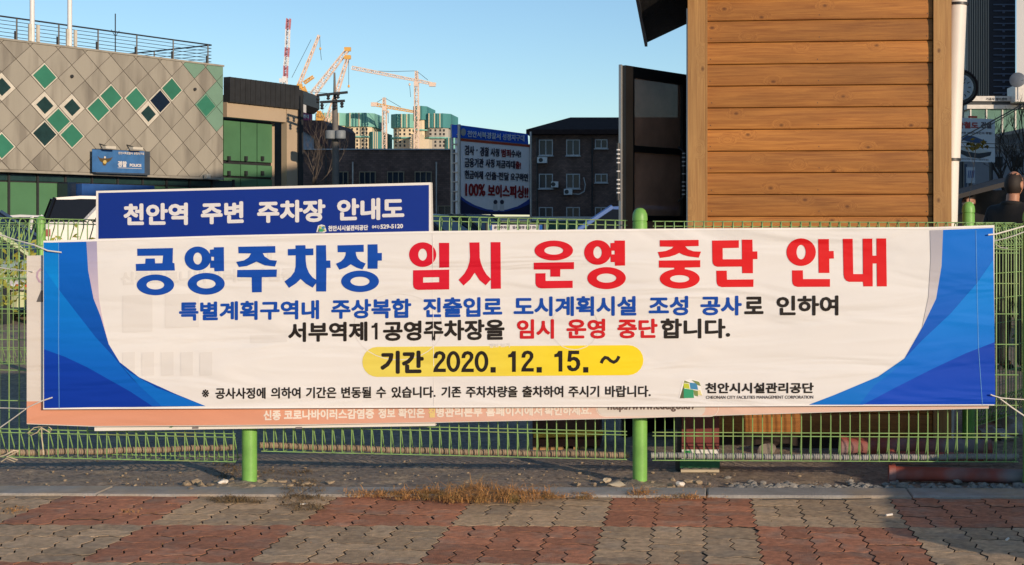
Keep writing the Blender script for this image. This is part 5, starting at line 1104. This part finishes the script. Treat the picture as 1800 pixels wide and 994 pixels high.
q = M(); text(q, "2022년 준공 행복도시 대한민국 철도", (1690, 278, 281, 1738, 280, 283), rs_, .05, .005); part('lettering', q, mk, t)
q = M(); q.prism([P(1703, 204, YR), P(1718, 204.5, YR), P(1718, 207.5, YR), P(1703, 207.2, YR)], (0, .05, 0)); part('red_topper', q, mat('topper_red', (.5, .04, .03)), t)
for x in (1690, 1742): q = M(); q.tube([P(x, 285, YR + .03), P(x, 520, YR + .03)], .035, 6); part('leg', q, m_dark, t)
# notice with blue stripes below
t = thing('notice_board', 'white notice with slanted blue letters below the poster', 'sign', tuple(P(1705, 396, 28)))
q = M(); q.prism([P(1699, 294, 28), P(1714, 294, 28), P(1714, 323, 28), P(1699, 322, 28)], (0, .05, 0)); part('board', q, mat('notice_white', (.45, .5, .56)), t)
q = M()
for k in range(4): flat(q, [[(1701 + k * 3, 313), (1702.6 + k * 3, 300), (1704 + k * 3, 300), (1702.4 + k * 3, 313)]], lambda x, y, d=0.: P(x, y, 28 - d), .005)
part('lettering', q, mat('notice_blue', (.03, .06, .25)), t)
q = M(); q.tube([P(1706, 322, 28.03), P(1706, 470, 28.03)], .04, 6); part('post', q, m_dark, t)
q = M(); q.prism([P(1680, 288, 30.5), P(1700, 289, 30.5), P(1700, 470, 30.5), P(1680, 470, 30.5)], (0, .3, 0)); solo('blue_cabinet', q, mat('blue_cabinet', (.06, .10, .18), .5), 'tall blue grey cabinet just right of the downpipe', 'cabinet')
# awning roof and trunk
q = M(); q.prism([P(1680, 343, 17), P(1830, 303, 17), P(1830, 312, 17), P(1680, 351, 17)], (0, 2.5, .0)); t = solo('stall_awning', q, mat('awning_black', (.025, .022, .022), .7), 'sloping dark stall awning behind the two people', 'awning')
q = M(); q.box(P(1690, 0, 19.6).x, P(1860, 0, 19.6).x, 19.5, 19.7, .02, 1.85); part('stall_wall', q, mat('stall_dark', (.03, .027, .025), .8, var=.4, vscale=3, col2=(.1, .07, .05), c2amt=.8, c2scale=4), t)
def wires(l, Y, r, label, dY=0.):
    q = M(); q.tube([P(x, y, Y + dY * i) for i, (x, y) in enumerate(l)], r, 4); solo('overhead_wire', q, m_dark, label, 'wire')
wires([(1672, 252), (1720, 226), (1770, 199), (1810, 176), (1850, 150)], 20, .013, 'upper black overhead cable rising to the right across the poster')
wires([(1672, 258), (1720, 232), (1770, 203), (1810, 180), (1850, 156)], 20.3, .010, 'lower black overhead cable rising to the right across the poster')
wires([(1672, 250), (1740, 253), (1810, 254), (1860, 254)], 21, .008, 'thin level wire across the poster, upper one')
wires([(1672, 258), (1740, 260), (1810, 262), (1860, 262)], 21, .008, 'thin level wire across the poster, lower one')
# trees
def bare_tree(label, base, h, seed, m=None, spread=1., leaf=None, thick=.09):
    r = random.Random(seed); tq = M(); bq = M(); t = thing('bare_tree', label, 'tree', base)
    def grow(p, d, l, rad, dep, q):
        pts = [p]; dd0 = d.copy()
        for k in range(4): dd0 = (dd0 + Vector((r.uniform(-.16, .16), r.uniform(-.16, .16), r.uniform(-.05, .12)))).normalized(); pts.append(pts[-1] + dd0 * l / 4)
        q.tube(pts, [rad * (1 - .13 * k) for k in range(5)], 5 if dep < 2 else 3)
        if dep < 5:
            for k in range(3 if dep else 4):
                s = r.uniform(.4, 1.); pp = pts[min(4, int(s * 4) + (1 if dep else 0))]
                nd = (dd0 + Vector((r.uniform(-1, 1), r.uniform(-1, 1), r.uniform(-.2, .7))) * .75 * spread).normalized(); grow(pp, nd, l * r.uniform(.55, .78), rad * .55, dep + 1, bq)
        elif leaf:
            lq = leaf; c = pts[-1]
            for _ in range(3): a_ = Vector((r.uniform(-1, 1), r.uniform(-1, 1), r.uniform(-1, 1))) * .08; b2 = Vector((r.uniform(-1, 1), r.uniform(-1, 1), r.uniform(-1, 1))) * .05; lq.add([c - a_, c + b2, c + a_, c - b2], [(0, 1, 2, 3)])
    grow(Vector(base), Vector((0, 0, 1)), h * .4, thick, 0, tq); mt = m or mat('bark', (.10, .08, .065), .9)
    part('trunk', tq, mt, t); part('branches', bq, mt, t); return t
bare_tree('bare leafless tree in front of the blue grey hall', tuple(P(1775, 397, 40)), 3.6, 3)
bare_tree('bare leafless tree left of the utility pole before the brick wall', tuple(P(548, 396, 70)), 6.2, 8, thick=.07)
bare_tree('bare leafless tree at the right edge behind the bald man', tuple(P(1812, 397, 34)), 3.3, 12)
lq = M(); r_ = random.Random(4)
for k in range(34):
    c = P(r_.gauss(1716, 9), r_.gauss(255, 5), 15); a_ = Vector((r_.uniform(-1, 1), r_.uniform(-.5, .5), r_.uniform(-1, .3))).normalized() * .035; b2 = a_.cross(Vector((.2, 1, .1))).normalized() * .014; lq.add([c - a_, c + b2, c + a_, c - b2], [(0, 1, 2, 3)])
t = thing('shrub', 'slender plant with a tuft of olive leaves before the poster', 'plant', tuple(P(1712, 396, 15)))
part('leaves', lq, mat('olive_leaf', (.022, .024, .006), .9, spec=.1), t, kind='stuff'); q = M(); q.tube([P(1706, 470, 15), P(1704, 350, 15), P(1712, 290, 15), P(1716, 256, 15)], .004, 5); q.tube([P(1712, 290, 15), P(1700, 262, 15), P(1690, 250, 15)], .003, 4); part('stem', q, m_dark, t)

# ------------------------------------------------------------------ people behind the fence
def person(label, base, facing, coat, skin, hair, bald=False, mask=False, h=1.75, pose=0):
    t = thing('person', label, 'person', base); s = h / 1.75
    me = bpy.data.meshes.new('body'); bmv = []; e = []; rad = []
    def v(p, r): bmv.append(Vector(p) * s); rad.append(r * s); return len(bmv) - 1
    pel = v((0, 0, .95), .15); wa = v((0, 0, 1.12), .145); ch = v((0, .0, 1.32), .165); nk = v((0, .02, 1.47), .075); nk2 = v((0, .01, 1.53), .055); hd0 = v((0, -.005, 1.60), .075); e += [(pel, wa), (wa, ch), (ch, nk), (nk, nk2), (nk2, hd0)]
    for sg in (-1, 1):
        sh_ = v((sg * .18, .01, 1.40), .07); el = v((sg * .235, .02, 1.13), .05); wr_ = v((sg * .22, -.10, .90), .034); ha = v((sg * .21, -.13, .82), .03)
        e += [(ch, sh_), (sh_, el), (el, wr_), (wr_, ha)]
        hip = v((sg * .09, 0, .88), .095); kn_ = v((sg * .10, -.02, .5), .06); an = v((sg * .10, .02, .09), .042); to = v((sg * .11, -.14, .04), .035); e += [(pel, hip), (hip, kn_), (kn_, an), (an, to)]
    me.from_pydata([tuple(p) for p in bmv], e, []); o = bpy.data.objects.new('tmp', me); COL.objects.link(o)
    sk = o.modifiers.new('s', 'SKIN')
    for i, r in enumerate(rad): me.skin_vertices[0].data[i].radius = (r, r * (.75 if i in (0, 1, 2) else 1))
    me.skin_vertices[0].data[0].use_root = True; sb = o.modifiers.new('d', 'SUBSURF'); sb.levels = 2; sb.render_levels = 2
    dg = bpy.context.evaluated_depsgraph_get(); m2 = bpy.data.meshes.new_from_object(o.evaluated_get(dg)); bpy.data.objects.remove(o)
    m2.materials.clear(); m2.materials.append(skin)
    bo = bpy.data.objects.new('body', m2); COL.objects.link(bo); bo.parent = t; ORG[bo.name] = Vector(base)
    for p in m2.polygons: p.use_smooth = True
    # coat and trousers: shells grown from the body
    def shell(nm, z0, z1, m, grow, ycut=None):
        bm = bmesh.new(); bm.from_mesh(m2); bm.normal_update()
        for vv in bm.verts: vv.co += vv.normal * grow
        bmesh.ops.delete(bm, geom=[f for f in bm.faces if not (z0 * s <= f.calc_center_median().z <= z1 * s)], context='FACES')
        mm = bpy.data.meshes.new(nm); bm.to_mesh(mm); bm.free(); mm.materials.clear(); mm.materials.append(m); ob_ = bpy.data.objects.new(nm, mm); COL.objects.link(ob_); ob_.parent = t
        for p in mm.polygons: p.use_smooth = True
    shell('trousers', .08, .98, m_black, .012); shell('coat', .86, 1.50, coat, .03)
    hq = M(); hc = Vector((0, -.015, 1.66)) * s
    def head_pts(scale=1., rough=0.):
        q = M(); bm = bmesh.new(); bmesh.ops.create_icosphere(bm, subdivisions=4, radius=1)
        for vv in bm.verts:
            x, y, z = vv.co; k = 1.
            X = x * .077; Y_ = y * .098; Z = z * .118
            if z < -.2: X *= 1 - .28 * (-z - .2); Y_ *= 1 - .12 * (-z - .2)
            if y < -.75: Y_ += -.02 * math.exp(-((x / .16) ** 2 + ((z + .12) / .22) ** 2))      # nose
            if y < -.6: Y_ += .009 * math.exp(-(((abs(x) - .36) / .16) ** 2 + ((z - .08) / .12) ** 2)); Y_ += -.007 * math.exp(-((x / .35) ** 2 + ((z + .5) / .09) ** 2))  # eye sockets, lips
            q.v.append(hc + Vector((X, Y_, Z)) * s * scale)
        q.f = [tuple(vv.index for vv in f.verts) for f in bm.faces]; bm.free(); return q
    gl = [ ]
    def pt_(nm, q, m, sm_=60):
        d = q.mesh(nm, m, Vector(), sm_); ob_ = bpy.data.objects.new(nm, d); COL.objects.link(ob_); ob_.parent = t; return ob_
    hdq = head_pts(); hd_o = pt_('head', hdq, skin)
    for sg in (-1, 1):
        q = M(); q.blob(hc + Vector((sg * .078, .008, -.005)) * s, .012 * s, .026 * s, .036 * s, 2, .08, 2); pt_('ear', q, skin)
        q = M(); q.blob(hc + Vector((sg * .028, -.083, .012)) * s, .011 * s, .008 * s, .007 * s, 2, 0, 1); pt_('eye', q, m_black)
    q = head_pts(1.05)
    def keep(c): 
        c = (c - hc) / s; 
        if bald: return c.z < .092 + .02 * noise.noise(c * 60) and c.y > -.01 + .1 * max(0, .0 - c.z) and c.z > -.075
        return (c.z > .035 and c.y > -.085) or (c.y > 0.0 and c.z > -.08)
    q.f = [f for f in q.f if keep(sum((q.v[i] for i in f), Vector()) / 3)]; pt_('hair', q, hair)
    if mask:
        q = head_pts(1.07); q.f = [f for f in q.f if (lambda c: c.y < -.035 and -.10 < c.z < -.012)((sum((q.v[i] for i in f), Vector()) / 3 - hc) / s)]; pt_('face_mask', q, m_white)
    q = M(); q.tube([Vector((.085 * math.cos(a), .015 + .08 * math.sin(a), 1.485 + .012 * math.sin(a))) * s for a in [k * math.pi / 8 for k in range(16)]], .022 * s, 6, close=True); pt_('collar', q, coat)
    for sg in (-1, 1):      # fingers
        hp = Vector((sg * .21, -.135, .81)) * s
        for k in range(4): q = M(); st = hp + Vector((sg * .012, -.025 + .017 * k, -.02)) * s; q.tube([st, st + Vector((0, -.004, -.035)) * s, st + Vector((-sg * .012, -.006, -.06 - .004 * (k in (1, 2)))) * s], [.009 * s, .008 * s, .006 * s], 6); pt_('finger', q, skin)
        q = M(); q.tube([hp + Vector((-sg * .01, -.03, 0)) * s, hp + Vector((-sg * .025, -.05, -.025)) * s, hp + Vector((-sg * .028, -.055, -.05)) * s], [.011 * s, .009 * s, .007 * s], 6); pt_('thumb', q, skin)
        q = M(); fb = Vector((sg * .11, -.06, .035)) * s; q.blob(fb, .05 * s, .13 * s, .045 * s, 1, .05, 2); pt_('shoe', q, m_black)
    t.rotation_euler = (0, 0, facing); return t
m_skin = mat('skin', (.42, .20, .12), .55, var=.08); m_skin2 = mat('skin_pale', (.36, .19, .13), .55, var=.08)
person('balding man in a black coat seen from behind at the right edge', (P(1781, 400, 12.4).x, 12.4, .0), R(138), mat('black_coat', (.012, .011, .011), .85, var=.2), m_skin, mat('dark_hair', (.016, .009, .006), .7, var=.3, vscale=30), True, False, 1.80)
person('person with dark hair and white face mask behind the right fence post', (P(1703, 400, 18).x, 18, .02), R(-25), mat('dark_coat', (.03, .028, .03), .85, var=.2), m_skin2, mat('black_hair', (.012, .01, .01), .6), False, True, 1.73)

# ------------------------------------------------------------------ things lying behind the fence
q = M(); q.obox(P(938, 770, 8.12), Vector((.41, 0, .012)), (0, .09, 0), (0, 0, .028)); solo('yellow_bar', q, mat('yellow_paint', (.55, .36, .03), .5, var=.3, vscale=12), 'yellow painted bar across the brown crate by the kiosk', 'bar')
t = thing('crate', 'dark brown crate on wooden blocks left of the kiosk', 'crate', tuple(P(996, 800, 8.1)))
q = M(); q.obox(P(936, 785, 8.15), Vector((.40, 0, 0)), (0, .3, 0), (0, 0, .045)); part('lower_rail', q, mat('red_brown_wood', (.12, .045, .03), .7, var=.3), t)
q = M(); q.obox(P(936, 770.5, 8.16), Vector((.40, 0, 0)), (0, .28, 0), (0, 0, .2)); part('box_body', q, mat('umber_wood', (.09, .04, .025), .7, var=.3), t)
for x0, x1 in ((937, 947), (949, 965), (968, 976), (979, 989), (1008, 1018), (1020, 1029)): q = M(); a, b = P(x0, 802, 8.13), P(x1, 786, 8.13); q.box(a.x, b.x, 8.13, 8.35, -.12, b.z); part('wood_block', q, mat('raw_wood', (.42, .24, .10), .8, var=.25, vscale=10), t)
t = thing('display_box', 'worn box with brown top, white and green base right of the middle post', 'box', tuple(P(1228, 828, 7.4)))
YX = 7.4; a, b = P(1192, 829, YX), P(1264, 734, YX)
q = M(); q.box(a.x + .02, b.x, YX, YX + .22, P(0, 790, YX).z, b.z); part('brown_panel', q, mat('brown_leatherette', (.17, .035, .03), .5, var=.2), t)
q = M(); q.box(a.x - .015, a.x + .018, YX + .03, YX + .2, a.z, b.z + .02); part('side_panel', q, m_dark, t)
q = M(); q.box(a.x + .02, b.x - .002, YX - .002, YX + .2, P(0, 807, YX).z, P(0, 790, YX).z - .002); part('white_panel', q, m_white, t)
q = M(); q.box(P(1203, 0, YX).x, P(1214, 0, YX).x, YX - .008, YX - .003, P(0, 806, YX).z, P(0, 792, YX).z); part('green_patch', q, mat('sign_green', (.02, .26, .08), .5), t)
q = M(); q.box(a.x + .01, b.x + .004, YX - .01, YX + .2, P(0, 822, YX).z, P(0, 807, YX).z - .002); part('green_panel', q, mat('worn_green', (.02, .14, .06), .6, var=.3, vscale=20), t)
q = M(); q.box(a.x + .015, b.x, YX - .03, YX + .2, a.z, P(0, 822, YX).z - .002); part('base_strip', q, mat('cream_board', (.5, .42, .3), .8), t)
m_rp = mat('red_oxide_pipe', (.30, .07, .05), .7, var=.25, vscale=5, col2=(.22, .24, .26), c2amt=.85, c2scale=2.2)
def pipe(pts, r, label):
    q = M(); q.tube(pts, r, 18); t = thing('steel_pipe', label, 'pipe', tuple(pts[0]), 'red steel pipes lying behind the fence'); part('tube', q, m_rp, t, smooth=50)
    d = (Vector(pts[1]) - Vector(pts[0])).normalized()
    for s in (.0,): q = M(); q.tube([Vector(pts[0]) + d * s, Vector(pts[0]) + d * (s + .035)], r + .012, 18); part('flange', q, m_rp, t, smooth=50)
pipe([P(1562, 832, 7.16), P(1900, 840, 7.10)], .037, 'red painted steel pipe lying lowest and nearest the fence')
pipe([P(1478, 786, 7.86), P(1742, 790, 7.80)], .056, 'thick red pipe with grey patches against the kiosk foot')
pipe([P(1560, 801, 7.62), P(1780, 806, 7.6)], .026, 'thin red pipe wedged between the two larger pipes')
q = M(); q.tube([P(1345, 794, 8.0), P(1356, 791, 8.35)], .045, 14); solo('log', q, mat('cut_wood', (.28, .24, .2), .8, var=.3), 'pale round log end under the kiosk boards', 'log', smooth=50)
q = M(); q.box(KA.x + .05, KB.x + .1, 8.42, 8.5, -.14, .0); solo('plinth', q, m_dark, 'dark plinth beam below the kiosk boards', 'beam')
for x, y, Y, rx, rz, sd_, lb in ((1775, 745, 8.9, .16, .1, 3, 'grey rubble sack at the far right behind the fence'), (1745, 770, 8.6, .1, .06, 5, 'small grey rubble heap left of the sack')):
    q = M(); c = P(x, y, Y); q.blob(c, rx, .2, rz, sd_, .35, 3, 2.2); solo('rubble_sack', q, m_conc, lb, 'rubble', smooth=60)
# dark debris heap & undergrowth far right, hedge and weeds far left
def tuft(q, c, r_, n, h, w_, rr, lean=.5):
    for _ in range(n):
        a = rr.uniform(0, 6.283); d = rr.uniform(0, r_); b = Vector((c[0] + math.cos(a) * d * 1.6, c[1] + math.sin(a) * d * .6, c[2])); hh = h * rr.choice((.35, .5, .7, 1., 1.35)) * rr.uniform(.8, 1.2); az = rr.uniform(0, 6.283)
        dv = Vector((math.cos(az), math.sin(az) * .6, 0)); s = (Vector((-dv.y, dv.x, 0)).normalized() + Vector((0, 0, rr.uniform(-.4, .4)))) * w_ * .5; l = lean * rr.uniform(.2, 1.6)
        v = dv * l * .4 + UP * rr.uniform(.5, 1.); p = b; pts = [b]
        for k in range(4): p = p + v.normalized() * hh / 4; p.z = max(p.z, c[2] + .001); pts.append(p.copy()); v = v + UP * rr.uniform(-.55, .0) * lean + dv * rr.uniform(0, .5) * lean + Vector((rr.uniform(-.25, .25), rr.uniform(-.2, .2), 0))
        vs = []
        for k, p in enumerate(pts[:-1]): w2 = 1 - .18 * k; vs += [p - s * w2, p + s * w2]
        q.add(vs + [pts[-1]], [(0, 1, 3, 2), (2, 3, 5, 4), (4, 5, 7, 6), (6, 7, 8)])
r2 = random.Random(5); gq = M(); gq2 = M()
def along(x0, x1, y0, y1, n, f):
    for _ in range(n): x = r2.uniform(x0, x1); y = r2.uniform(y0, y1); Y = F * CH / (y - PY); f(P(x, y, Y).x, Y)
for x0, x1, y0, y1, n, h in ((610, 700, 868, 878, 34, .035), (700, 770, 866, 884, 36, .065), (770, 885, 862, 888, 80, .085), (885, 960, 868, 887, 36, .08), (960, 1040, 872, 880, 26, .035), (1110, 1150, 868, 876, 10, .06), (1150, 1260, 874, 880, 24, .025)):
    along(x0, x1, y0, y1, n, lambda X, Y: tuft(gq, (X, Y, .008), .04, 16, h, .0032, r2, 1.5))
along(375, 455, 876, 886, 34, lambda X, Y: tuft(gq2, (X, Y, .004), .03, 20, .025, .003, r2, 1.2))
along(495, 570, 862, 900, 46, lambda X, Y: tuft(gq2, (X, Y, .004), .03, 20, .032, .003, r2, 1.2))
along(0, 40, 893, 906, 10, lambda X, Y: tuft(gq, (X, Y, .004), .03, 14, .02, .003, r2, 1.2))
along(195, 270, 898, 908, 10, lambda X, Y: tuft(gq, (X, Y, .004), .03, 8, .015, .003, r2, 1.2))
along(445, 560, 825, 855, 40, lambda X, Y: tuft(gq2, (X, Y, -.004), .05, 16, .028, .003, r2, 1.3))
along(370, 425, 815, 840, 26, lambda X, Y: tuft(gq2, (X, Y, -.004), .05, 16, .028, .003, r2, 1.3))
along(175, 300, 838, 856, 14, lambda X, Y: tuft(gq2, (X, Y, -.004), .05, 8, .018, .003, r2, 1.5))
along(560, 1080, 856, 880, 60, lambda X, Y: tuft(gq2, (X, Y, .002), .06, 7, .022, .003, r2, 1.6))
along(1090, 1260, 858, 884, 26, lambda X, Y: tuft(gq, (X, Y, .006), .05, 8, .03, .003, r2, 1.6))
along(20, 1780, 885, 985, 46, lambda X, Y: tuft(gq, (X, Y, -.001), .02, 4, .012, .003, r2, 1.8))
m_dry = mat('dry_straw', (.42, .21, .07), .85, var=.6, vscale=45, world=True, col2=(.14, .12, .03), c2amt=.8, c2scale=12); m_dry2 = mat('dead_moss', (.15, .10, .045), .9, var=.4, vscale=30, world=True)
struct('dry_grass', gq, m_dry, kind='stuff'); struct('dead_weeds', gq2, m_dry2, kind='stuff')
# rubble and gravel along the kerb
gr = M(); gr2 = M()
def stone(q, x, y, s): q.blob((x, y, G(x, y) + s * .25 + .004), s * r2.uniform(.7, 1.2), s * r2.uniform(.6, 1.1), s * r2.uniform(.4, .7), r2.uniform(0, 99), .35, 1, 1.7)
for _ in range(520): X = r2.uniform(.25, 2.3); stone(gr, X, kerbY(X) + .22 + abs(r2.gauss(0, .09)), r2.choice((.008, .011, .015, .02, .027)))
for cx in (-2.21, -.205):
    for _ in range(90): a = r2.uniform(0, 6.28); d = abs(r2.gauss(.07, .12)); stone(gr2, cx + math.cos(a) * d * 1.5, 7.0 + math.sin(a) * d * .55, r2.choice((.006, .01, .016, .024)))
for _ in range(260): X = r2.uniform(-3.8, 2.2); stone(gr2, X, r2.uniform(6.9, 7.7), r2.choice((.004, .006, .009)))
struct('gravel', gr, mat('gravel_stone', (.27, .25, .22), .9, var=.4, vscale=25, world=True, bump=.3), kind='stuff'); struct('rubble', gr2, mat('earthy_stone', (.34, .26, .17), .9, var=.4, vscale=25, world=True, bump=.3), kind='stuff')
# small litter
def litter(px, py, l, w_, rz, m, label, nm, cat, cyl=False):
    Y = F * CH / (py - PY); p = P(px, py, Y); p.z = .016 if py < 879 else .007; q = M(); d = Vector((math.cos(rz), math.sin(rz), 0)); 
    if cyl: q.tube([p - d * l / 2, p + d * l / 2], w_ / 2, 8)
    else: q.blob(p, l / 2, l / 2.4, w_, px, .35, 2, 2)
    solo(nm, q, m, label, cat, smooth=40)
m_butt = mat('cigarette_paper', (.75, .70, .62), .8)
litter(534, 889, .034, .008, R(15), m_butt, 'white cigarette butt beside the dead weeds', 'cigarette_butt', 'litter', True)
litter(1563, 908, .036, .010, R(30), m_butt, 'white cigarette butt on the grey pavers at the right', 'cigarette_butt', 'litter', True)
litter(1771, 951, .03, .010, R(60), m_butt, 'small white butt on the pavers near the right edge', 'cigarette_butt', 'litter', True)
litter(917, 869, .04, .012, 0, mat('white_paper', (.8, .72, .62), .7), 'crumpled white wrapper in the dry grass', 'wrapper', 'litter')
litter(1196, 857, .045, .014, 0, mat('white_paper', (.8, .72, .62)), 'crumpled white wrapper right of the middle post', 'wrapper', 'litter')
litter(393, 853, .05, .012, 0, mat('white_paper', (.8, .72, .62)), 'crumpled pale paper beside the left front post', 'wrapper', 'litter')
litter(1066, 850, .045, .012, 0, mat('pale_stone', (.5, .42, .3), .9), 'pale broken stone left of the middle post', 'stone', 'stone')
litter(1084, 858, .08, .016, 0, mat('pale_stone', (.5, .42, .3)), 'larger broken stone against the middle post foot', 'stone', 'stone')
q = M(); q.tube([PV(u, v, .004) for u, v in ((.40, -.055), (.52, -.03), (.66, -.035), (.78, -.045), (.88, -.03), (.93, -.012))], .0022, 5); solo('loose_wire', q, m_black, 'thin black wire end lying on the pavers by the kerb', 'wire')
# undergrowth behind the right fence and weeds behind the left fence
def leaves(q, c, R3, n, s, rr):
    for _ in range(n):
        p = Vector(c) + Vector((rr.gauss(0, R3[0]), rr.gauss(0, R3[1]), rr.gauss(0, R3[2]))); a = Vector((rr.uniform(-1, 1), rr.uniform(-1, 1), rr.uniform(-1, 1))).normalized(); b = a.cross(Vector((rr.uniform(-1, 1), 1, rr.uniform(-1, 1)))).normalized(); q.add([p - a * s, p + b * s * .4, p + a * s, p - b * s * .4], [(0, 1, 2, 3)])
q = M(); r5 = random.Random(9)
for k in range(22): leaves(q, (r5.uniform(3.0, 6.5), r5.uniform(13.5, 15), r5.uniform(.1, .8)), (.22, .2, .16), 160, .04, r5)
struct('undergrowth', q, mat('dark_leaves', (.045, .06, .02), .7, var=.5, vscale=6, world=True, col2=(.14, .09, .03), c2amt=.8), kind='stuff')
q = M()
for k in range(12): leaves(q, (r5.uniform(-9.5, -5.8), r5.uniform(13.0, 14), r5.uniform(.75, 1.05)), (.25, .12, .14), 130, .045, r5)
struct('yellow_shrubbery', q, mat('yellow_leaves', (.30, .30, .04), .7, var=.5, vscale=6, world=True, col2=(.12, .16, .03), c2amt=.8), kind='stuff')
t = thing('traffic_drum', 'orange and white traffic barrier lying beyond the left fence', 'barrier', tuple(P(33, 520, 17)))
q = M(); a = P(20, 505, 17); q.tube([a, a + Vector((.06, 0, 0))], .04, 12); q.tube([a + Vector((.12, 0, 0)), a + Vector((.18, 0, 0))], .04, 12); part('white_band', q, m_white, t, smooth=40)
q = M(); q.tube([a + Vector((-.06, 0, 0)), a + Vector((.24, 0, 0))], .037, 12); part('orange_tube', q, mat('orange_plastic', (.6, .12, .03), .5), t, smooth=40)
q = M(); q.box(a.x - .1, a.x - .04, 16.95, 17.1, .05, a.z + .02); part('foot', q, m_dark, t)
q = M(); q.box(a.x + .24, a.x + .3, 16.95, 17.1, .05, a.z + .02); part('foot', q, m_dark, t)

# ------------------------------------------------------------------ unseen blocks added behind the kiosk and beyond the right edge for their shade
def block(label, x0, x1, y0, y1, h, nm, cat='building', floors=4):
    t = thing(nm, label, cat, ((x0 + x1) / 2, y0, .2)); part('wall', M().box(x0, x1, y0, y1, .0, h), mat('rendered_wall', (.38, .36, .33), .85, var=.1, vscale=.3), t)
    part('roof', M().box(x0 - .2, x1 + .2, y0 - .2, y1 + .2, h + .01, h + .35), m_cd, t)
    wm = M().box(-.06, .0, -.8, .8, -.7, .7).mesh('window', m_glass)
    for f in range(floors):
        for k in range(int((y1 - y0) / 4)):
            o = part('window', wm, None, t); o.location = Vector((x0, y0 + 2 + k * 4, 2 + f * (h - 2) / floors)) - ORG[t.name]
block('unseen low block added behind the kiosk to shade the billboard', 3.1, 5.3, 28, 44, 10, 'shade_block_near')
block('unseen block added behind the kiosk to shade the low brick building', 4.0, 7.6, 46, 64, 20, 'shade_block_far')
block('long unseen block added behind the kiosk to shade the brick house', 3.4, 12, 66, 99, 20, 'shade_block_far')
block('unseen block added beyond the right edge to shade the poster and hall', 14, 30, 8, 44, 14.5, 'shade_block_right')
